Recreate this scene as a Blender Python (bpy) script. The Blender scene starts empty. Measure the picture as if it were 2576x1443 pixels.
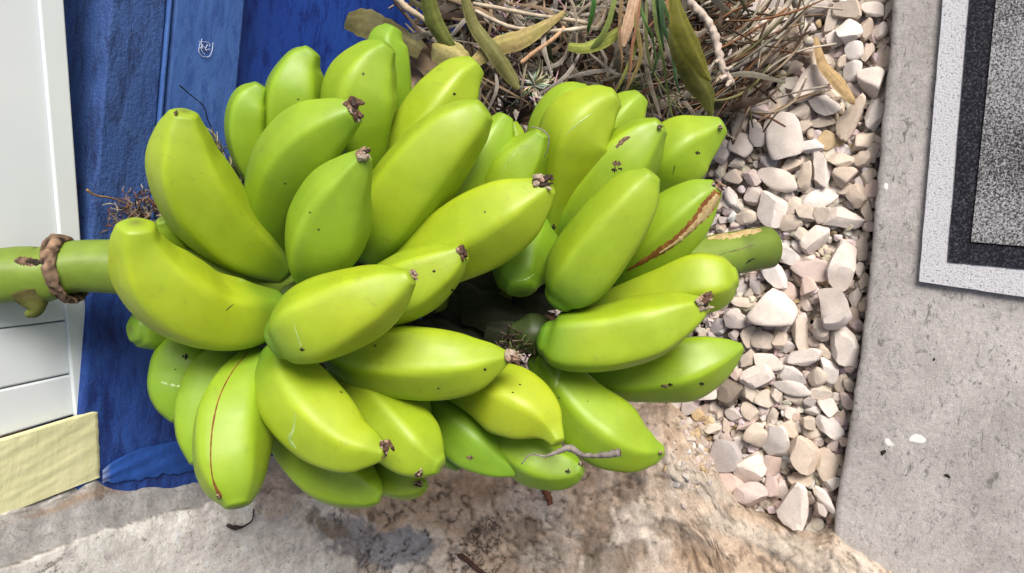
import bpy, math, random
import numpy as np
from mathutils import Vector, Matrix, noise
from mathutils.bvhtree import BVHTree
random.seed(7)
S = bpy.context.scene
COL = S.collection
R = math.radians

# ------------------------------------------------------------------ camera
F = 1860.0; CX, CY = 1288.0, 721.5          # photograph measured on a 2576 x 1443 grid
PITCH, YAW, H, DW = R(64), R(7), 0.95, 0.557
fwd = Vector((-math.sin(YAW) * math.cos(PITCH), math.cos(YAW) * math.cos(PITCH), -math.sin(PITCH)))
Zw = Vector((0, 0, 1))
right = -(Zw - Zw.dot(fwd) * fwd); right.normalize()
up = right.cross(fwd); up.normalize()
EYE = Vector((0.0, -DW, H))
cam_d = bpy.data.cameras.new('camera'); cam = bpy.data.objects.new('camera', cam_d); COL.objects.link(cam)
cam_d.lens = 36 * F / 2576; cam_d.sensor_width = 36; cam_d.clip_end = 400; cam_d.clip_start = 0.01
cam.matrix_world = Matrix(((right.x, up.x, -fwd.x, EYE.x), (right.y, up.y, -fwd.y, EYE.y), (right.z, up.z, -fwd.z, EYE.z), (0, 0, 0, 1)))
S.camera = cam

# ------------------------------------------------------------------ sky, sun, exposure
w = bpy.data.worlds.new('World'); S.world = w; w.use_nodes = True
sd = Vector((0.74, -0.44, 0.78)).normalized()        # towards the sun
elev = math.asin(sd.z); az = math.atan2(sd.x, sd.y)
nt = w.node_tree; sky = nt.nodes.new('ShaderNodeTexSky'); sky.sky_type = 'NISHITA'; sky.sun_disc = False
sky.sun_elevation = elev; sky.sun_rotation = az; sky.dust_density = 4.0; sky.air_density = 0.8; sky.ozone_density = 0.6
nt.links.new(sky.outputs[0], nt.nodes['Background'].inputs[0]); nt.nodes['Background'].inputs[1].default_value = 0.096
sl = bpy.data.lights.new('sun', 'SUN'); sl.energy = 3.6; sl.angle = R(28); sl.color = (1.0, 0.955, 0.90)
so = bpy.data.objects.new('sun', sl); COL.objects.link(so); so.rotation_euler = sd.to_track_quat('Z', 'Y').to_euler()
so.location = (1, -2, 4)
S.view_settings.view_transform = 'Standard'; S.view_settings.look = 'None'
S.view_settings.gamma = 1; S.view_settings.use_curve_mapping = False
S.view_settings.exposure = 0.34

# ------------------------------------------------------------------ helpers
def ray(x, y):
    return fwd + right * ((x - CX) / F) - up * ((y - CY) / F)     # depth-1 vector
def P(x, y, d): return EYE + ray(x, y) * d
def on_wall(x, y, wy=0.0):
    r = ray(x, y); return EYE + r * ((wy - EYE.y) / r.y)
def on_ground(x, y, z=0.0):
    r = ray(x, y); return EYE + r * ((z - EYE.z) / r.z)
def link(o, parent=None):
    COL.objects.link(o)
    if parent is not None: o.parent = parent
    return o
def mesh_obj(name, V, Fc, mat=None, parent=None, smooth=False, cols=None):
    m = bpy.data.meshes.new(name); m.from_pydata([tuple(v) for v in V], [], Fc); m.update()
    if smooth: m.polygons.foreach_set('use_smooth', [True] * len(m.polygons))
    if cols is not None:
        a = m.color_attributes.new('Col', 'FLOAT_COLOR', 'POINT')
        a.data.foreach_set('color', np.concatenate([np.asarray(cols, dtype=np.float32).reshape(-1, 3), np.ones((len(V), 1), np.float32)], 1).ravel())
    if mat: m.materials.append(mat)
    return link(bpy.data.objects.new(name, m), parent)
def tag(o, label=None, cat=None, group=None, kind=None):
    for k, v in (('label', label), ('category', cat), ('group', group), ('kind', kind)):
        if v: o[k] = v
    return o
def empty(name, loc=(0, 0, 0)):
    o = bpy.data.objects.new(name, None); o.location = loc; o.empty_display_size = .02; COL.objects.link(o); return o
def box_w(x0, x1, y0, y1, z0, z1):
    V = [(x, y, z) for x in (x0, x1) for y in (y0, y1) for z in (z0, z1)]
    return V, [(0, 1, 3, 2), (4, 6, 7, 5), (0, 4, 5, 1), (2, 3, 7, 6), (0, 2, 6, 4), (1, 5, 7, 3)]
def bevel(o, wd=.002, seg=2):
    b = o.modifiers.new('bevel', 'BEVEL'); b.width = wd; b.segments = seg; b.limit_method = 'ANGLE'; return o
def spline(pts, n):
    """Catmull-Rom through rows of numbers -> n rows, arc-length spaced on the first two columns"""
    A = np.array(pts, float); A = np.vstack([2 * A[0] - A[1], A, 2 * A[-1] - A[-2]])
    out = []
    for i in range(1, len(A) - 2):
        p0, p1, p2, p3 = A[i - 1], A[i], A[i + 1], A[i + 2]
        for t in np.linspace(0, 1, 24, endpoint=False):
            out.append(.5 * ((2 * p1) + (-p0 + p2) * t + (2 * p0 - 5 * p1 + 4 * p2 - p3) * t * t + (-p0 + 3 * p1 - 3 * p2 + p3) * t ** 3))
    out.append(A[-2]); out = np.array(out)
    s = np.concatenate([[0], np.cumsum(np.linalg.norm(np.diff(out[:, :2], axis=0), axis=1))])
    q = np.linspace(0, s[-1], n)
    return np.stack([np.interp(q, s, out[:, k]) for k in range(out.shape[1])], 1)
def frames(C):
    T = [(C[min(i + 1, len(C) - 1)] - C[max(i - 1, 0)]).normalized() for i in range(len(C))]
    n = T[0].cross(fwd); n = n.normalized() if n.length > 1e-4 else T[0].orthogonal().normalized()
    out = []
    for t in T:
        n = (n - t * n.dot(t)); n.normalize(); out.append((n.copy(), t.cross(n)))
    return T, out

# ------------------------------------------------------------------ materials
def new_mat(name, rough=.6, spec=.4):
    m = bpy.data.materials.new(name); m.use_nodes = True; b = m.node_tree.nodes['Principled BSDF']
    b.inputs['Roughness'].default_value = rough; b.inputs['Specular IOR Level'].default_value = spec
    return m, m.node_tree, b
def N(t, kind, **kw):
    n = t.nodes.new(kind)
    for k, v in kw.items(): setattr(n, k, v)
    return n
def noise_n(t, scale, detail=6, rough=.6, vec=None, dist=0):
    n = N(t, 'ShaderNodeTexNoise'); n.inputs['Scale'].default_value = scale; n.inputs['Detail'].default_value = detail
    n.inputs['Roughness'].default_value = rough; n.inputs['Distortion'].default_value = dist
    if vec: t.links.new(vec, n.inputs['Vector'])
    return n.outputs['Fac']
def ramp(t, fac, stops):
    r = N(t, 'ShaderNodeValToRGB'); e = r.color_ramp.elements
    while len(e) < len(stops): e.new(.5)
    for el, (p, c) in zip(e, stops):
        el.position = p; el.color = (*c, 1) if isinstance(c, tuple) else (c, c, c, 1)
    t.links.new(fac, r.inputs[0]); return r.outputs[0]
def mix(t, fac, a, b, mode='MIX'):
    m = N(t, 'ShaderNodeMix', data_type='RGBA', blend_type=mode)
    for s, v in ((m.inputs[0], fac), (m.inputs[6], a), (m.inputs[7], b)):
        if isinstance(v, (int, float)): s.default_value = v
        elif isinstance(v, tuple): s.default_value = (*v, 1)
        else: t.links.new(v, s)
    return m.outputs[2]
def bump(t, b, h, strength, dist=.002):
    n = N(t, 'ShaderNodeBump'); n.inputs['Strength'].default_value = strength; n.inputs['Distance'].default_value = dist
    t.links.new(h, n.inputs['Height']); t.links.new(n.outputs[0], b.inputs['Normal'])
def geo_pos(t, scale=(1, 1, 1)):
    g = N(t, 'ShaderNodeNewGeometry'); m = N(t, 'ShaderNodeMapping'); m.inputs['Scale'].default_value = scale
    t.links.new(g.outputs['Position'], m.inputs['Vector']); return m.outputs[0]

def mat_banana():
    m, t, b = new_mat('banana_skin', .46, .5)
    a = N(t, 'ShaderNodeVertexColor', layer_name='Col').outputs[0]
    p = geo_pos(t)
    f = ramp(t, noise_n(t, 22, 4, .5, p), [(.3, 0.0), (.75, 1.0)])
    c = mix(t, f, a, mix(t, 1.0, a, (1.14, 1.03, .85), 'MULTIPLY'))
    f2 = ramp(t, noise_n(t, 60, 5, .6, p), [(.35, .93), (.65, 1.04)])
    c = mix(t, 1.0, c, f2, 'MULTIPLY')
    v = N(t, 'ShaderNodeTexVoronoi'); v.inputs['Scale'].default_value = 42; t.links.new(p, v.inputs['Vector'])
    wn = N(t, 'ShaderNodeTexWhiteNoise'); t.links.new(v.outputs['Position'], wn.inputs['Vector'])
    gt = N(t, 'ShaderNodeMath', operation='GREATER_THAN'); t.links.new(wn.outputs['Value'], gt.inputs[0]); gt.inputs[1].default_value = .84
    sp = ramp(t, v.outputs['Distance'], [(.035, 1.0), (.06, 0.0)])
    mm = N(t, 'ShaderNodeMath', operation='MULTIPLY'); t.links.new(gt.outputs[0], mm.inputs[0]); t.links.new(sp, mm.inputs[1])
    m2 = N(t, 'ShaderNodeMath', operation='MULTIPLY'); t.links.new(mm.outputs[0], m2.inputs[0]); m2.inputs[1].default_value = .85
    c = mix(t, m2.outputs[0], c, (.02, .018, .006))
    # faint brown scuffs
    sc = ramp(t, noise_n(t, 95, 3, .7, geo_pos(t, (1, .45, 1)), 1.5), [(.62, 0.0), (.74, .40)])
    c = mix(t, sc, c, (.16, .17, .03))
    t.links.new(c, b.inputs['Base Color'])
    rr = ramp(t, noise_n(t, 35, 4, .6, p), [(.3, .40), (.7, .58)]); t.links.new(rr, b.inputs['Roughness'])
    b.inputs['Subsurface Weight'].default_value = .0; b.inputs['Subsurface Radius'].default_value = (.004, .006, .001); b.inputs['Subsurface Scale'].default_value = .6
    bump(t, b, noise_n(t, 70, 5, .5, p), .12, .0012)
    return m
def mat_vcol(name, rough=.8, ns=200, var=.35, bs=.4, stretch=(1, 1, 1), spec=.25, bd=.0015):
    m, t, b = new_mat(name, rough, spec)
    a = N(t, 'ShaderNodeVertexColor', layer_name='Col').outputs[0]
    p = geo_pos(t, stretch); n = noise_n(t, ns, 7, .65, p)
    c = mix(t, 1.0, a, ramp(t, n, [(.3, 1 - var), (.7, 1 + var * .5)]), 'MULTIPLY')
    t.links.new(c, b.inputs['Base Color']); bump(t, b, n, bs, bd); return m
def mat_flat(name, c1, c2, ns=60, rough=.8, bs=.3, stretch=(1, 1, 1), spec=.25, lo=.35, hi=.65, bd=.002):
    m, t, b = new_mat(name, rough, spec)
    p = geo_pos(t, stretch); n = noise_n(t, ns, 8, .65, p)
    t.links.new(ramp(t, n, [(lo, c1), (hi, c2)]), b.inputs['Base Color'])
    bump(t, b, noise_n(t, ns * 2.5, 8, .7, p), bs, bd); return m

def mat_blue(name, base, dark, light, relief=.6):
    m, t, b = new_mat(name, .62, .35)
    p = geo_pos(t, (1, 1, 1)); ps = geo_pos(t, (.28, 1, 1))
    n1 = noise_n(t, 9, 5, .6, p); n2 = noise_n(t, 85, 8, .7, ps, .4); n3 = noise_n(t, 380, 4, .7, p)
    c = mix(t, ramp(t, n1, [(.35, 0.0), (.65, 1.0)]), base, light)
    c = mix(t, ramp(t, n2, [(.36, 1.0), (.52, 0.0)]), c, dark)
    c = mix(t, ramp(t, n3, [(.58, 0.0), (.74, .35)]), c, light)
    # chalky bloom and scattered pits
    c = mix(t, ramp(t, noise_n(t, 26, 9, .75, p, 1.0), [(.56, 0.0), (.72, .45)]), c, (light[0] * 1.9, light[1] * 1.55, light[2] * 1.15))
    t.links.new(c, b.inputs['Base Color'])
    ad = N(t, 'ShaderNodeMath', operation='ADD'); t.links.new(n2, ad.inputs[0]); t.links.new(n3, ad.inputs[1])
    bump(t, b, ad.outputs[0], relief, .0022); return m

def mat_concrete():
    m, t, b = new_mat('concrete', .85, .25); p = geo_pos(t)
    c = ramp(t, noise_n(t, 8, 9, .72, p, .6), [(.36, (.40, .37, .35)), (.60, (.60, .565, .54))])
    c = mix(t, 1.0, c, ramp(t, noise_n(t, 180, 9, .85, p), [(.36, .74), (.62, 1.12)]), 'MULTIPLY')
    c = mix(t, ramp(t, noise_n(t, 75, 7, .82, geo_pos(t, (.7, 1.4, 1)), 1.6), [(.555, 0.0), (.61, .8)]), c, (.16, .15, .145))
    c = mix(t, ramp(t, noise_n(t, 20, 10, .82, p, 1.5), [(.56, 0.0), (.70, .55)]), c, (.26, .24, .23))
    c = mix(t, ramp(t, noise_n(t, 48, 8, .8, geo_pos(t, (1.3, .8, 1)), .6), [(.66, 0.0), (.72, .6)]), c, (.70, .69, .68))
    v = N(t, 'ShaderNodeTexVoronoi'); v.inputs['Scale'].default_value = 55; t.links.new(p, v.inputs['Vector'])
    c = mix(t, ramp(t, v.outputs['Distance'], [(.03, .9), (.07, 0.0)]), c, (.12, .11, .11))
    t.links.new(c, b.inputs['Base Color'])
    bump(t, b, noise_n(t, 120, 10, .82, p), 1.0, .0045); return m

def mat_rock():
    m, t, b = new_mat('rough_rock', .88, .2)
    a = N(t, 'ShaderNodeVertexColor', layer_name='Col').outputs[0]; p = geo_pos(t)
    c = mix(t, 1.0, a, ramp(t, noise_n(t, 130, 10, .8, geo_pos(t, (1, 1, .6))), [(.38, .78), (.60, 1.16)]), 'MULTIPLY')
    c = mix(t, ramp(t, noise_n(t, 210, 6, .8, p, .8), [(.565, 0.0), (.64, .8)]), c, (.15, .115, .085))
    c = mix(t, ramp(t, noise_n(t, 60, 8, .8, geo_pos(t, (1.2, 1, .7)), 1.2), [(.62, 0.0), (.68, .6)]), c, (.20, .15, .11))
    c = mix(t, ramp(t, noise_n(t, 90, 7, .8, p, .5), [(.32, .35), (.38, 0.0)]), c, (.70, .65, .58))
    # fine cracks where a noise field crosses its middle, broken up by a second one
    r1 = ramp(t, noise_n(t, 7, 9, .72, p, .3), [(.490, 0.0), (.498, 1.0), (.502, 1.0), (.510, 0.0)])
    r2 = ramp(t, noise_n(t, 5, 3, .5, p), [(.56, 0.0), (.60, .8)])
    mm = N(t, 'ShaderNodeMath', operation='MULTIPLY'); t.links.new(r1, mm.inputs[0]); t.links.new(r2, mm.inputs[1])
    c = mix(t, mm.outputs[0], c, (.07, .05, .035))
    t.links.new(c, b.inputs['Base Color'])
    h = noise_n(t, 110, 10, .8, p); s2 = N(t, 'ShaderNodeMath', operation='MULTIPLY_ADD'); t.links.new(mm.outputs[0], s2.inputs[0]); s2.inputs[1].default_value = -.5; t.links.new(h, s2.inputs[2])
    bump(t, b, s2.outputs[0], .9, .005); return m
def mat_mat_centre():
    m, t, b = new_mat('mat_pile', .9, .15); p = geo_pos(t)
    f = noise_n(t, 430, 5, .8, p); g = noise_n(t, 9, 3, .5, p)
    ad = N(t, 'ShaderNodeMath', operation='MULTIPLY_ADD'); t.links.new(g, ad.inputs[0]); ad.inputs[1].default_value = .22; t.links.new(f, ad.inputs[2])
    t.links.new(ramp(t, ad.outputs[0], [(.55, (.03, .03, .035)), (.71, (.45, .45, .46))]), b.inputs['Base Color'])
    bump(t, b, f, .9, .003); return m
def mat_speck(name, a, bcol, lo, hi, ns=420):
    m, t, b = new_mat(name, .9, .15); p = geo_pos(t); f = noise_n(t, ns, 4, .8, p)
    t.links.new(ramp(t, f, [(lo, a), (hi, bcol)]), b.inputs['Base Color']); bump(t, b, f, .8, .003); return m

def mat_stone():
    m, t, b = new_mat('pale_stone', .78, .25)
    oi = N(t, 'ShaderNodeObjectInfo'); tc = N(t, 'ShaderNodeTexCoord')
    ad = N(t, 'ShaderNodeVectorMath', operation='ADD'); t.links.new(tc.outputs['Object'], ad.inputs[0]); t.links.new(oi.outputs['Location'], ad.inputs[1])
    p = geo_pos(t)
    c = mix(t, 1.0, oi.outputs['Color'], ramp(t, noise_n(t, 45, 7, .7, p), [(.3, (.80, .78, .76)), (.7, (1.07, 1.05, 1.03))]), 'MULTIPLY')
    c = mix(t, ramp(t, noise_n(t, 110, 8, .75, p, .8), [(.60, 0.0), (.72, .4)]), c, (.27, .19, .13))
    c = mix(t, 1.0, c, ramp(t, noise_n(t, 600, 3, .7, p), [(.3, .9), (.7, 1.06)]), 'MULTIPLY')
    t.links.new(c, b.inputs['Base Color']); bump(t, b, noise_n(t, 160, 8, .65, p), .35, .0016); return m

M = dict(
    blue_low=mat_blue('blue_paint_low', (.011, .048, .25), (.005, .020, .13), (.022, .078, .31), .6),
    skin=mat_banana(), stone=mat_stone(), concrete=mat_concrete(), centre=mat_mat_centre(),
    border=mat_speck('mat_border', (.13, .13, .14), (.56, .56, .585), .34, .46),
    band=mat_speck('mat_band', (.012, .012, .018), (.13, .13, .145), .50, .76),
    blue=mat_blue('blue_paint', (.026, .070, .235), (.010, .026, .10), (.042, .100, .29), .9),
    blue_lo=mat_blue('blue_paint_panel', (.042, .108, .33), (.022, .066, .25), (.052, .13, .37), .25),
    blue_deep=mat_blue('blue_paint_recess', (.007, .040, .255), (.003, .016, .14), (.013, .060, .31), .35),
    white=mat_flat('white_paint', (.62, .665, .71), (.68, .715, .735), 5, .45, .05, spec=.4),
    frame=mat_flat('off_white_paint', (.62, .675, .69), (.68, .72, .73), 6, .5, .06, spec=.4),
    yellow=mat_flat('yellow_plaster', (.58, .58, .31), (.70, .68, .41), 30, .75, .35, (.3, 1, 1.6), lo=.3, hi=.7, bd=.0025),
    soil=mat_flat('dark_soil', (.04, .018, .009), (.15, .085, .05), 60, .95, .9),
    rock=mat_rock(),
    plant=mat_vcol('plant_fibre', .7, 180, .3, .3),
    small=mat_vcol('small_stone', .8, 120, .25, .4),
    stalk=mat_vcol('green_stalk', .5, 60, .22, .25, (1, 1, .15), spec=.35),
    brown=mat_flat('dry_brown', (.05, .028, .018), (.26, .17, .11), 260, .85, .9),
    black=mat_flat('black_scab', (.008, .006, .004), (.045, .03, .018), 300, .7, .6),
    red=mat_flat('red_scar', (.12, .035, .010), (.26, .11, .025), 160, .6, .3),
    cream=mat_flat('cream_scar', (.30, .20, .08), (.50, .40, .20), 160, .6, .5),
    sap=mat_flat('dried_sap', (.22, .36, .06), (.38, .50, .18), 120, .3, .2, spec=.6),
    chalk=mat_flat('white_scratch', (.35, .42, .62), (.60, .66, .80), 200, .7, .2),
)

# ------------------------------------------------------------------ setting: ground
gV, gF = box_w(-60, 60, -60, 60, -.30, -.075)
tag(mesh_obj('ground', gV, gF, M['soil']), kind='structure')
edge_px = [(2420, -2600), (2330, -1400), (2285, -800), (2262, -420), (2250, -100), (2245, 0), (2240, 120), (2226, 230), (2212, 400), (2198, 560), (2184, 720), (2166, 880), (2146, 1010), (2128, 1130), (2108, 1240), (2098, 1330), (2094, 1500), (2090, 1750), (2085, 2300)]
E = [on_ground(x, y) for x, y in edge_px]
EE = spline([(e.x, e.y) for e in E], 260)
for i in range(1, 259):
    EE[i, 1] += (noise.noise(Vector((EE[i, 0] * 30, 3, 1))) * .0012 + noise.noise(Vector((EE[i, 0] * 110, 3, 1))) * .0016)
V = []; Fc = []
ys = [0, .003, .012, .05, .2, 1, 8, 40]
zs = [(-.10, 0), (-.006, 0), (-.0015, 1), (0, 2)]
for k, (ex, ey) in enumerate(EE):
    V.append((ex, ey + .0, -.10)); V.append((ex, ey, -.006)); V.append((ex, ey - .0025, -.0012))
    for dy in (.008, .1, .6, 4, 40): V.append((ex, ey - dy, 0))
for k in range(len(EE) - 1):
    for j in range(7): a = k * 8 + j; Fc.append((a, a + 1, a + 9, a + 8))
slab = mesh_obj('pavement', V, Fc, M['concrete'], smooth=True); tag(slab, kind='structure')
bed = mesh_obj('gravel_bed', *box_w(-2.5, 6, -.60, .06, -.074, -.052), M['soil']); tag(bed, kind='structure')

# ------------------------------------------------------------------ setting: walls (image left = up the wall)
def zc(x, wy=0.): return on_wall(x, 721, wy).z
XL, XR = -1.4, 3.5
zA, zB, zC2, zD = zc(213), zc(352), zc(372), zc(556, -.004)
wall = empty('blue_wall', (0, 0, 0)); tag(wall, 'blue painted masonry wall in stepped bands, peeling and chalky, behind the bananas', 'wall')
def rough_sheet(name, x0, x1, z0, z1, y, mat, parent, amp=.0012, nx=260, nz=60, thick=.06, wob=.0):
    V = []; Fc = []
    for i in range(nx + 1):
        x = x0 + (x1 - x0) * i / nx
        for j in range(nz + 1):
            z = z0 + (z1 - z0) * j / nz
            if wob and j in (nz,): z += wob * (noise.noise(Vector((x * 25, 5, z0))) + .6 * noise.noise(Vector((x * 90, 5, z0))))
            n = noise.fractal(Vector((x * 9, z * 30, y * 50)), .8, 2.2, 5) * amp
            V.append((x, y - abs(n) if j not in (0, nz) else y + .003, z))
    for i in range(nx):
        for j in range(nz):
            a = i * (nz + 1) + j; Fc.append((a, a + nz + 1, a + nz + 2, a + 1))
    b = len(V)
    for i in range(nx + 1): V.append((x0 + (x1 - x0) * i / nx, y + thick, z0)); V.append((x0 + (x1 - x0) * i / nx, y + thick, z1))
    for i in range(nx):
        a = i * (nz + 1); Fc.append((b + 2 * i, b + 2 * i + 2, a + nz + 1, a)); Fc.append((b + 2 * i + 1, a + nz, a + 2 * nz + 1, b + 2 * i + 3))
    return mesh_obj(name, V, Fc, mat, parent, smooth=True)
rough_sheet('band', -.8, 1.0, zB, zA, -.004, M['blue'], wall, .0005, 300, 40, wob=.0022)
xcut = on_wall(300, 705).x
rough_sheet('lower_band', -.8, xcut, zc(600), zA + .0005, -.0078, M['blue_low'], wall, .0016, 160, 60)
rough_sheet('groove', -.8, 1.0, zC2, zB - .0006, .003, M['blue_lo'], wall, .001, 160, 6)
rough_sheet('panel', -.8, 1.0, zD, zC2 - .0006, -.003, M['blue_lo'], wall, .001, 200, 40, .03)
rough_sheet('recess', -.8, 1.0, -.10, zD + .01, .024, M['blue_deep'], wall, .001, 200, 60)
bevel(mesh_obj('ridge', *box_w(-.8, 1.0, -.0065, .004, zB - .0035, zB - .0005), M['blue_lo'], wall), .001)
for i, (x0, x1) in enumerate(((-3, -.801), (1.001, 4))): mesh_obj('return_band', *box_w(x0, x1, -.003, .06, -.1, zA), M['blue'], wall)

# white boards and frame, yellow plaster sill
board = empty('white_shutter', on_wall(60, 700)); tag(board, 'white painted shutter of wide boards with a frame strip, behind the green stalk', 'shutter')
def wall_poly(name, px, y, thick, mat, parent, bev=.0015):
    pts = [on_wall(a, b, y) for a, b in px]; n = len(pts); o0 = parent.location if parent else Vector()
    V = [p - o0 for p in pts] + [p + Vector((0, thick, 0)) - o0 for p in pts]
    Fc = [tuple(range(n)), tuple(range(2 * n - 1, n - 1, -1))] + [(i, i + n, (i + 1) % n + n, (i + 1) % n) for i in range(n)]
    o = mesh_obj(name, V, Fc, mat, parent); bevel(o, bev); return o
L = -330
def lx(y): return 99 + (y) * .0875                      # joint between boards and frame
def fx(y): return 161 + y * .0712                       # frame / blue edge
wall_poly('board', [(L, -500), (lx(-500) - 3, -500), (lx(805) - 3, 806), (L, 868)], -.0010, .05, M['white'], board)
wall_poly('board', [(L, 871.5), (lx(808) - 3, 809.5), (lx(938) - 3, 940), (L, 1050)], -.0010, .05, M['white'], board)
wall_poly('board', [(L, 1054), (lx(940) - 3, 943.5), (lx(1045) - 3, 1044), (L, 1200)], -.0010, .05, M['white'], board)
wall_poly('frame_strip', [(lx(-500), -500), (fx(-500), -500), (fx(1035), 1034), (lx(1050), 1050)], -.0035, .05, M['frame'], board, .0012)
wall_poly('backing', [(L, -500), (lx(-500) + 20, -500), (lx(1045) + 5, 1040), (L, 1190)], .006, .04, M['white'], board)
big = mesh_obj('upper_wall', *box_w(-3, 4, -.0005, .06, on_wall(L, 721).z + .001, 2.4), M['white']); tag(big, 'plain white painted wall rising above the shutter and blue band', 'wall')
yl = empty('yellow_plaster_band', on_wall(100, 1150)); 
def yellow():
    V = []; Fc = []; cols = []
    nx, ny = 90, 40; o0 = yl.location
    for i in range(nx + 1):
        u = i / nx; x = -330 + (250 + 330) * u
        top = np.interp(x, [-330, 0, 230, 250], [1205, 1104, 1034, 1034]); bot = np.interp(x, [-330, 0, 250, 260], [1420, 1300, 1200, 1200])
        for j in range(ny + 1):
            v = j / ny; yy = top + (bot - top) * v
            xx = x + (noise.noise(Vector((yy * .05, 1, 2))) * 2.5 + v * 6) * u ** 8
            n = noise.fractal(Vector(((x - yy * .6) * .007, (yy + x * .55) * .045, 0)), .7, 2.1, 5)
            V.append(on_wall(xx, yy, -.0105 - .0005 * n + (.006 if j == 0 or i == nx else 0)) - o0)
    for i in range(nx):
        for j in range(ny):
            a = i * (ny + 1) + j; Fc.append((a, a + ny + 1, a + ny + 2, a + 1))
    return mesh_obj('plaster', V, Fc, M['yellow'], yl, smooth=True)
yellow(); tag(yl, 'pale yellow brushed plaster band under the white shutter, bottom left', 'plaster')

# ------------------------------------------------------------------ rock footing filling the corner between wall and ground
BX = [-400, 0, 120, 240, 330, 450, 650, 1000, 1400, 1580, 1680, 1740, 1790, 1820, 1900, 1960, 2010, 2060, 2098, 2160, 2260, 2420, 2576, 3000]
BY = [1440, 1262, 1232, 1190, 1200, 1188, 1160, 1150, 1110, 1045, 1030, 1080, 1160, 1235, 1305, 1325, 1355, 1360, 1345, 1390, 1442, 1500, 1550, 1680]
def rock():
    xs = np.arange(-380, 2960, 6.5); es = np.concatenate([np.arange(-70, 330, 5.5), np.arange(330, 900, 22)])
    PX, EV = np.meshgrid(xs, es, indexing='ij'); By = np.interp(PX, BX, BY); PY = By + EV
    wig = np.array([[noise.noise(Vector((x * .015, 7, 1))) * 9 + (noise.noise(Vector((x * .05, 9, 1))) * 5 if x > 600 else 0)] for x in xs]); e = EV + wig
    r = np.array(right); u = np.array(up); f = np.array(fwd); eye = np.array(EYE)
    D = f[None, None] + ((PX - CX) / F)[..., None] * r - ((PY - CY) / F)[..., None] * u
    def smin(a, b, k):
        h = np.clip(.5 + .5 * (b - a) / k, 0, 1); return b * (1 - h) + a * h - k * h * (1 - h)
    def solve(off):
        lo = np.full(PX.shape, .15); hi = np.full(PX.shape, 2.2)
        for _ in range(34):
            m = (lo + hi) / 2; p = eye + D * m[..., None]
            d = smin(-p[..., 1], p[..., 2] + .0, .16) - off
            lo = np.where(d > 0, m, lo); hi = np.where(d > 0, hi, m)
        return eye + D * lo[..., None]
    off = np.interp(e, [-70, -30, -8, 10, 60, 160, 900], [-.075, -.045, -.012, .008, .026, .040, .060])
    base = solve(off)
    flat = base.reshape(-1, 3); n = len(flat); dn = np.zeros(n); cols = np.zeros((n, 3))
    px = PX.ravel(); py = PY.ravel(); ee = e.ravel()
    def edge_h(x): return 0
    # crater-like patches, seams (pixel anchors turned into colour patches that lie on the rock)
    def blob(x, y, cx, cy, rx, ry, rot=0, soft=.35, wob=.35, sd=0):
        c, s = math.cos(rot), math.sin(rot); a = ((x - cx) * c + (y - cy) * s) / rx; b = (-(x - cx) * s + (y - cy) * c) / ry
        q = math.hypot(a, b) + .30 * noise.fractal(Vector((x * .06, y * .045, sd)), .8, 2.2, 3) + wob * noise.fractal(Vector((x * .013, y * .013, sd)), .7, 2, 4)
        return max(0, min(1, (1 + soft - q) / (2 * soft)))
    tan = np.array((.60, .47, .355)); cream = np.array((.82, .79, .745)); grey = np.array((.34, .34, .355)); dk = np.array((.21, .165, .125)); rust = np.array((.38, .235, .13)); white = np.array((.66, .63, .59)); band = np.array((.41, .40, .395)); pinkish = np.array((.68, .59, .50))
    for i in range(n):
        v = Vector(flat[i]); x, y = px[i], py[i]
        f1 = noise.fractal(v * 9, .8, 2.1, 5); f2 = noise.fractal(v * 40 + Vector((5, 1, 2)), .7, 2.1, 4); f3 = noise.fractal(v * 110, .8, 2, 3)
        rg = 1 - abs(noise.fractal(v * 22 + Vector((3, 8, 1)), .6, 2.1, 3)) * 2.2
        smooth_left = max(0, min(1, (x - 330 - (y - 1280) * .2) / 500))
        amp = (.35 + .65 * smooth_left)
        amp = amp * (1 - .55 * max(0, min(1, (980 - x) / 200)))
        h = f1 * .011 * amp + f2 * .0022 * amp + f3 * .0004 * amp + (max(0, rg - .72) * -.016) * amp * amp
        # colours by patch
        c = tan * (1 + .28 * f1 + .30 * f2)
        c = c + (pinkish - c) * max(0, min(1, .35 + 2.2 * f1 + .8 * f2))
        l = max(0, min(1, (1120 - x + 60 * f1) / 170 + .4 * f2)); lm = max(0, min(1, (y - np.interp(x, [-400, 0, 400, 640, 700, 860, 1000, 1200], [1560, 1418, 1300, 1232, 1225, 1270, 1330, 1480]) + 16 * f1 + 9 * f2) / 6))
        bandmask = 1 - lm if x < 760 else 0
        lf = max(0, min(1, (1050 - x + 120 * f1) / 110))
        c = c + (cream * (1 + .10 * f2) - c) * lf * lm
        # grey cement strip
        c = c + (band * (1 + .07 * f2) - c) * (max(0, min(1, (830 - x) / 60)) * (1 - lm))
        h += -.009 * (1 - lm) * max(0, min(1, (830 - x) / 90)); c = c * (1 - .45 * max(0, 1 - abs(lm - .5) * 2.4) * max(0, min(1, (830 - x) / 60)))
        # pale ledge directly under the yellow band, then rust
        if x < 330:
            yb = np.interp(x, [-400, 0, 250, 330], [1440, 1265, 1175, 1160]); tt = (y - yb + 8 * f2) / 45
            k = max(0, min(1, (1.25 - tt) * 2)); c = c + (white - c) * k; h += .004 * k
            k = max(0, min(1, 1 - abs(tt - 1.35) * 3 + .9 * f1)) * (1 if x > 60 else .4); c = c + (rust * .8 - c) * k * .6; c = c * (1 - .5 * max(0, 1 - abs(tt - .9) * 6))
        k = blob(x, y, 1010, 1385, 85, 45, -.1, .12, .5, 3) ; c = c + (grey * (1 + .12 * f2) - c) * k; h -= .003 * k
        k = blob(x, y, 900, 1360, 95, 50, .3, .12, .4, 4); c = c + (grey * 1.12 - c) * k * .9
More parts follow.
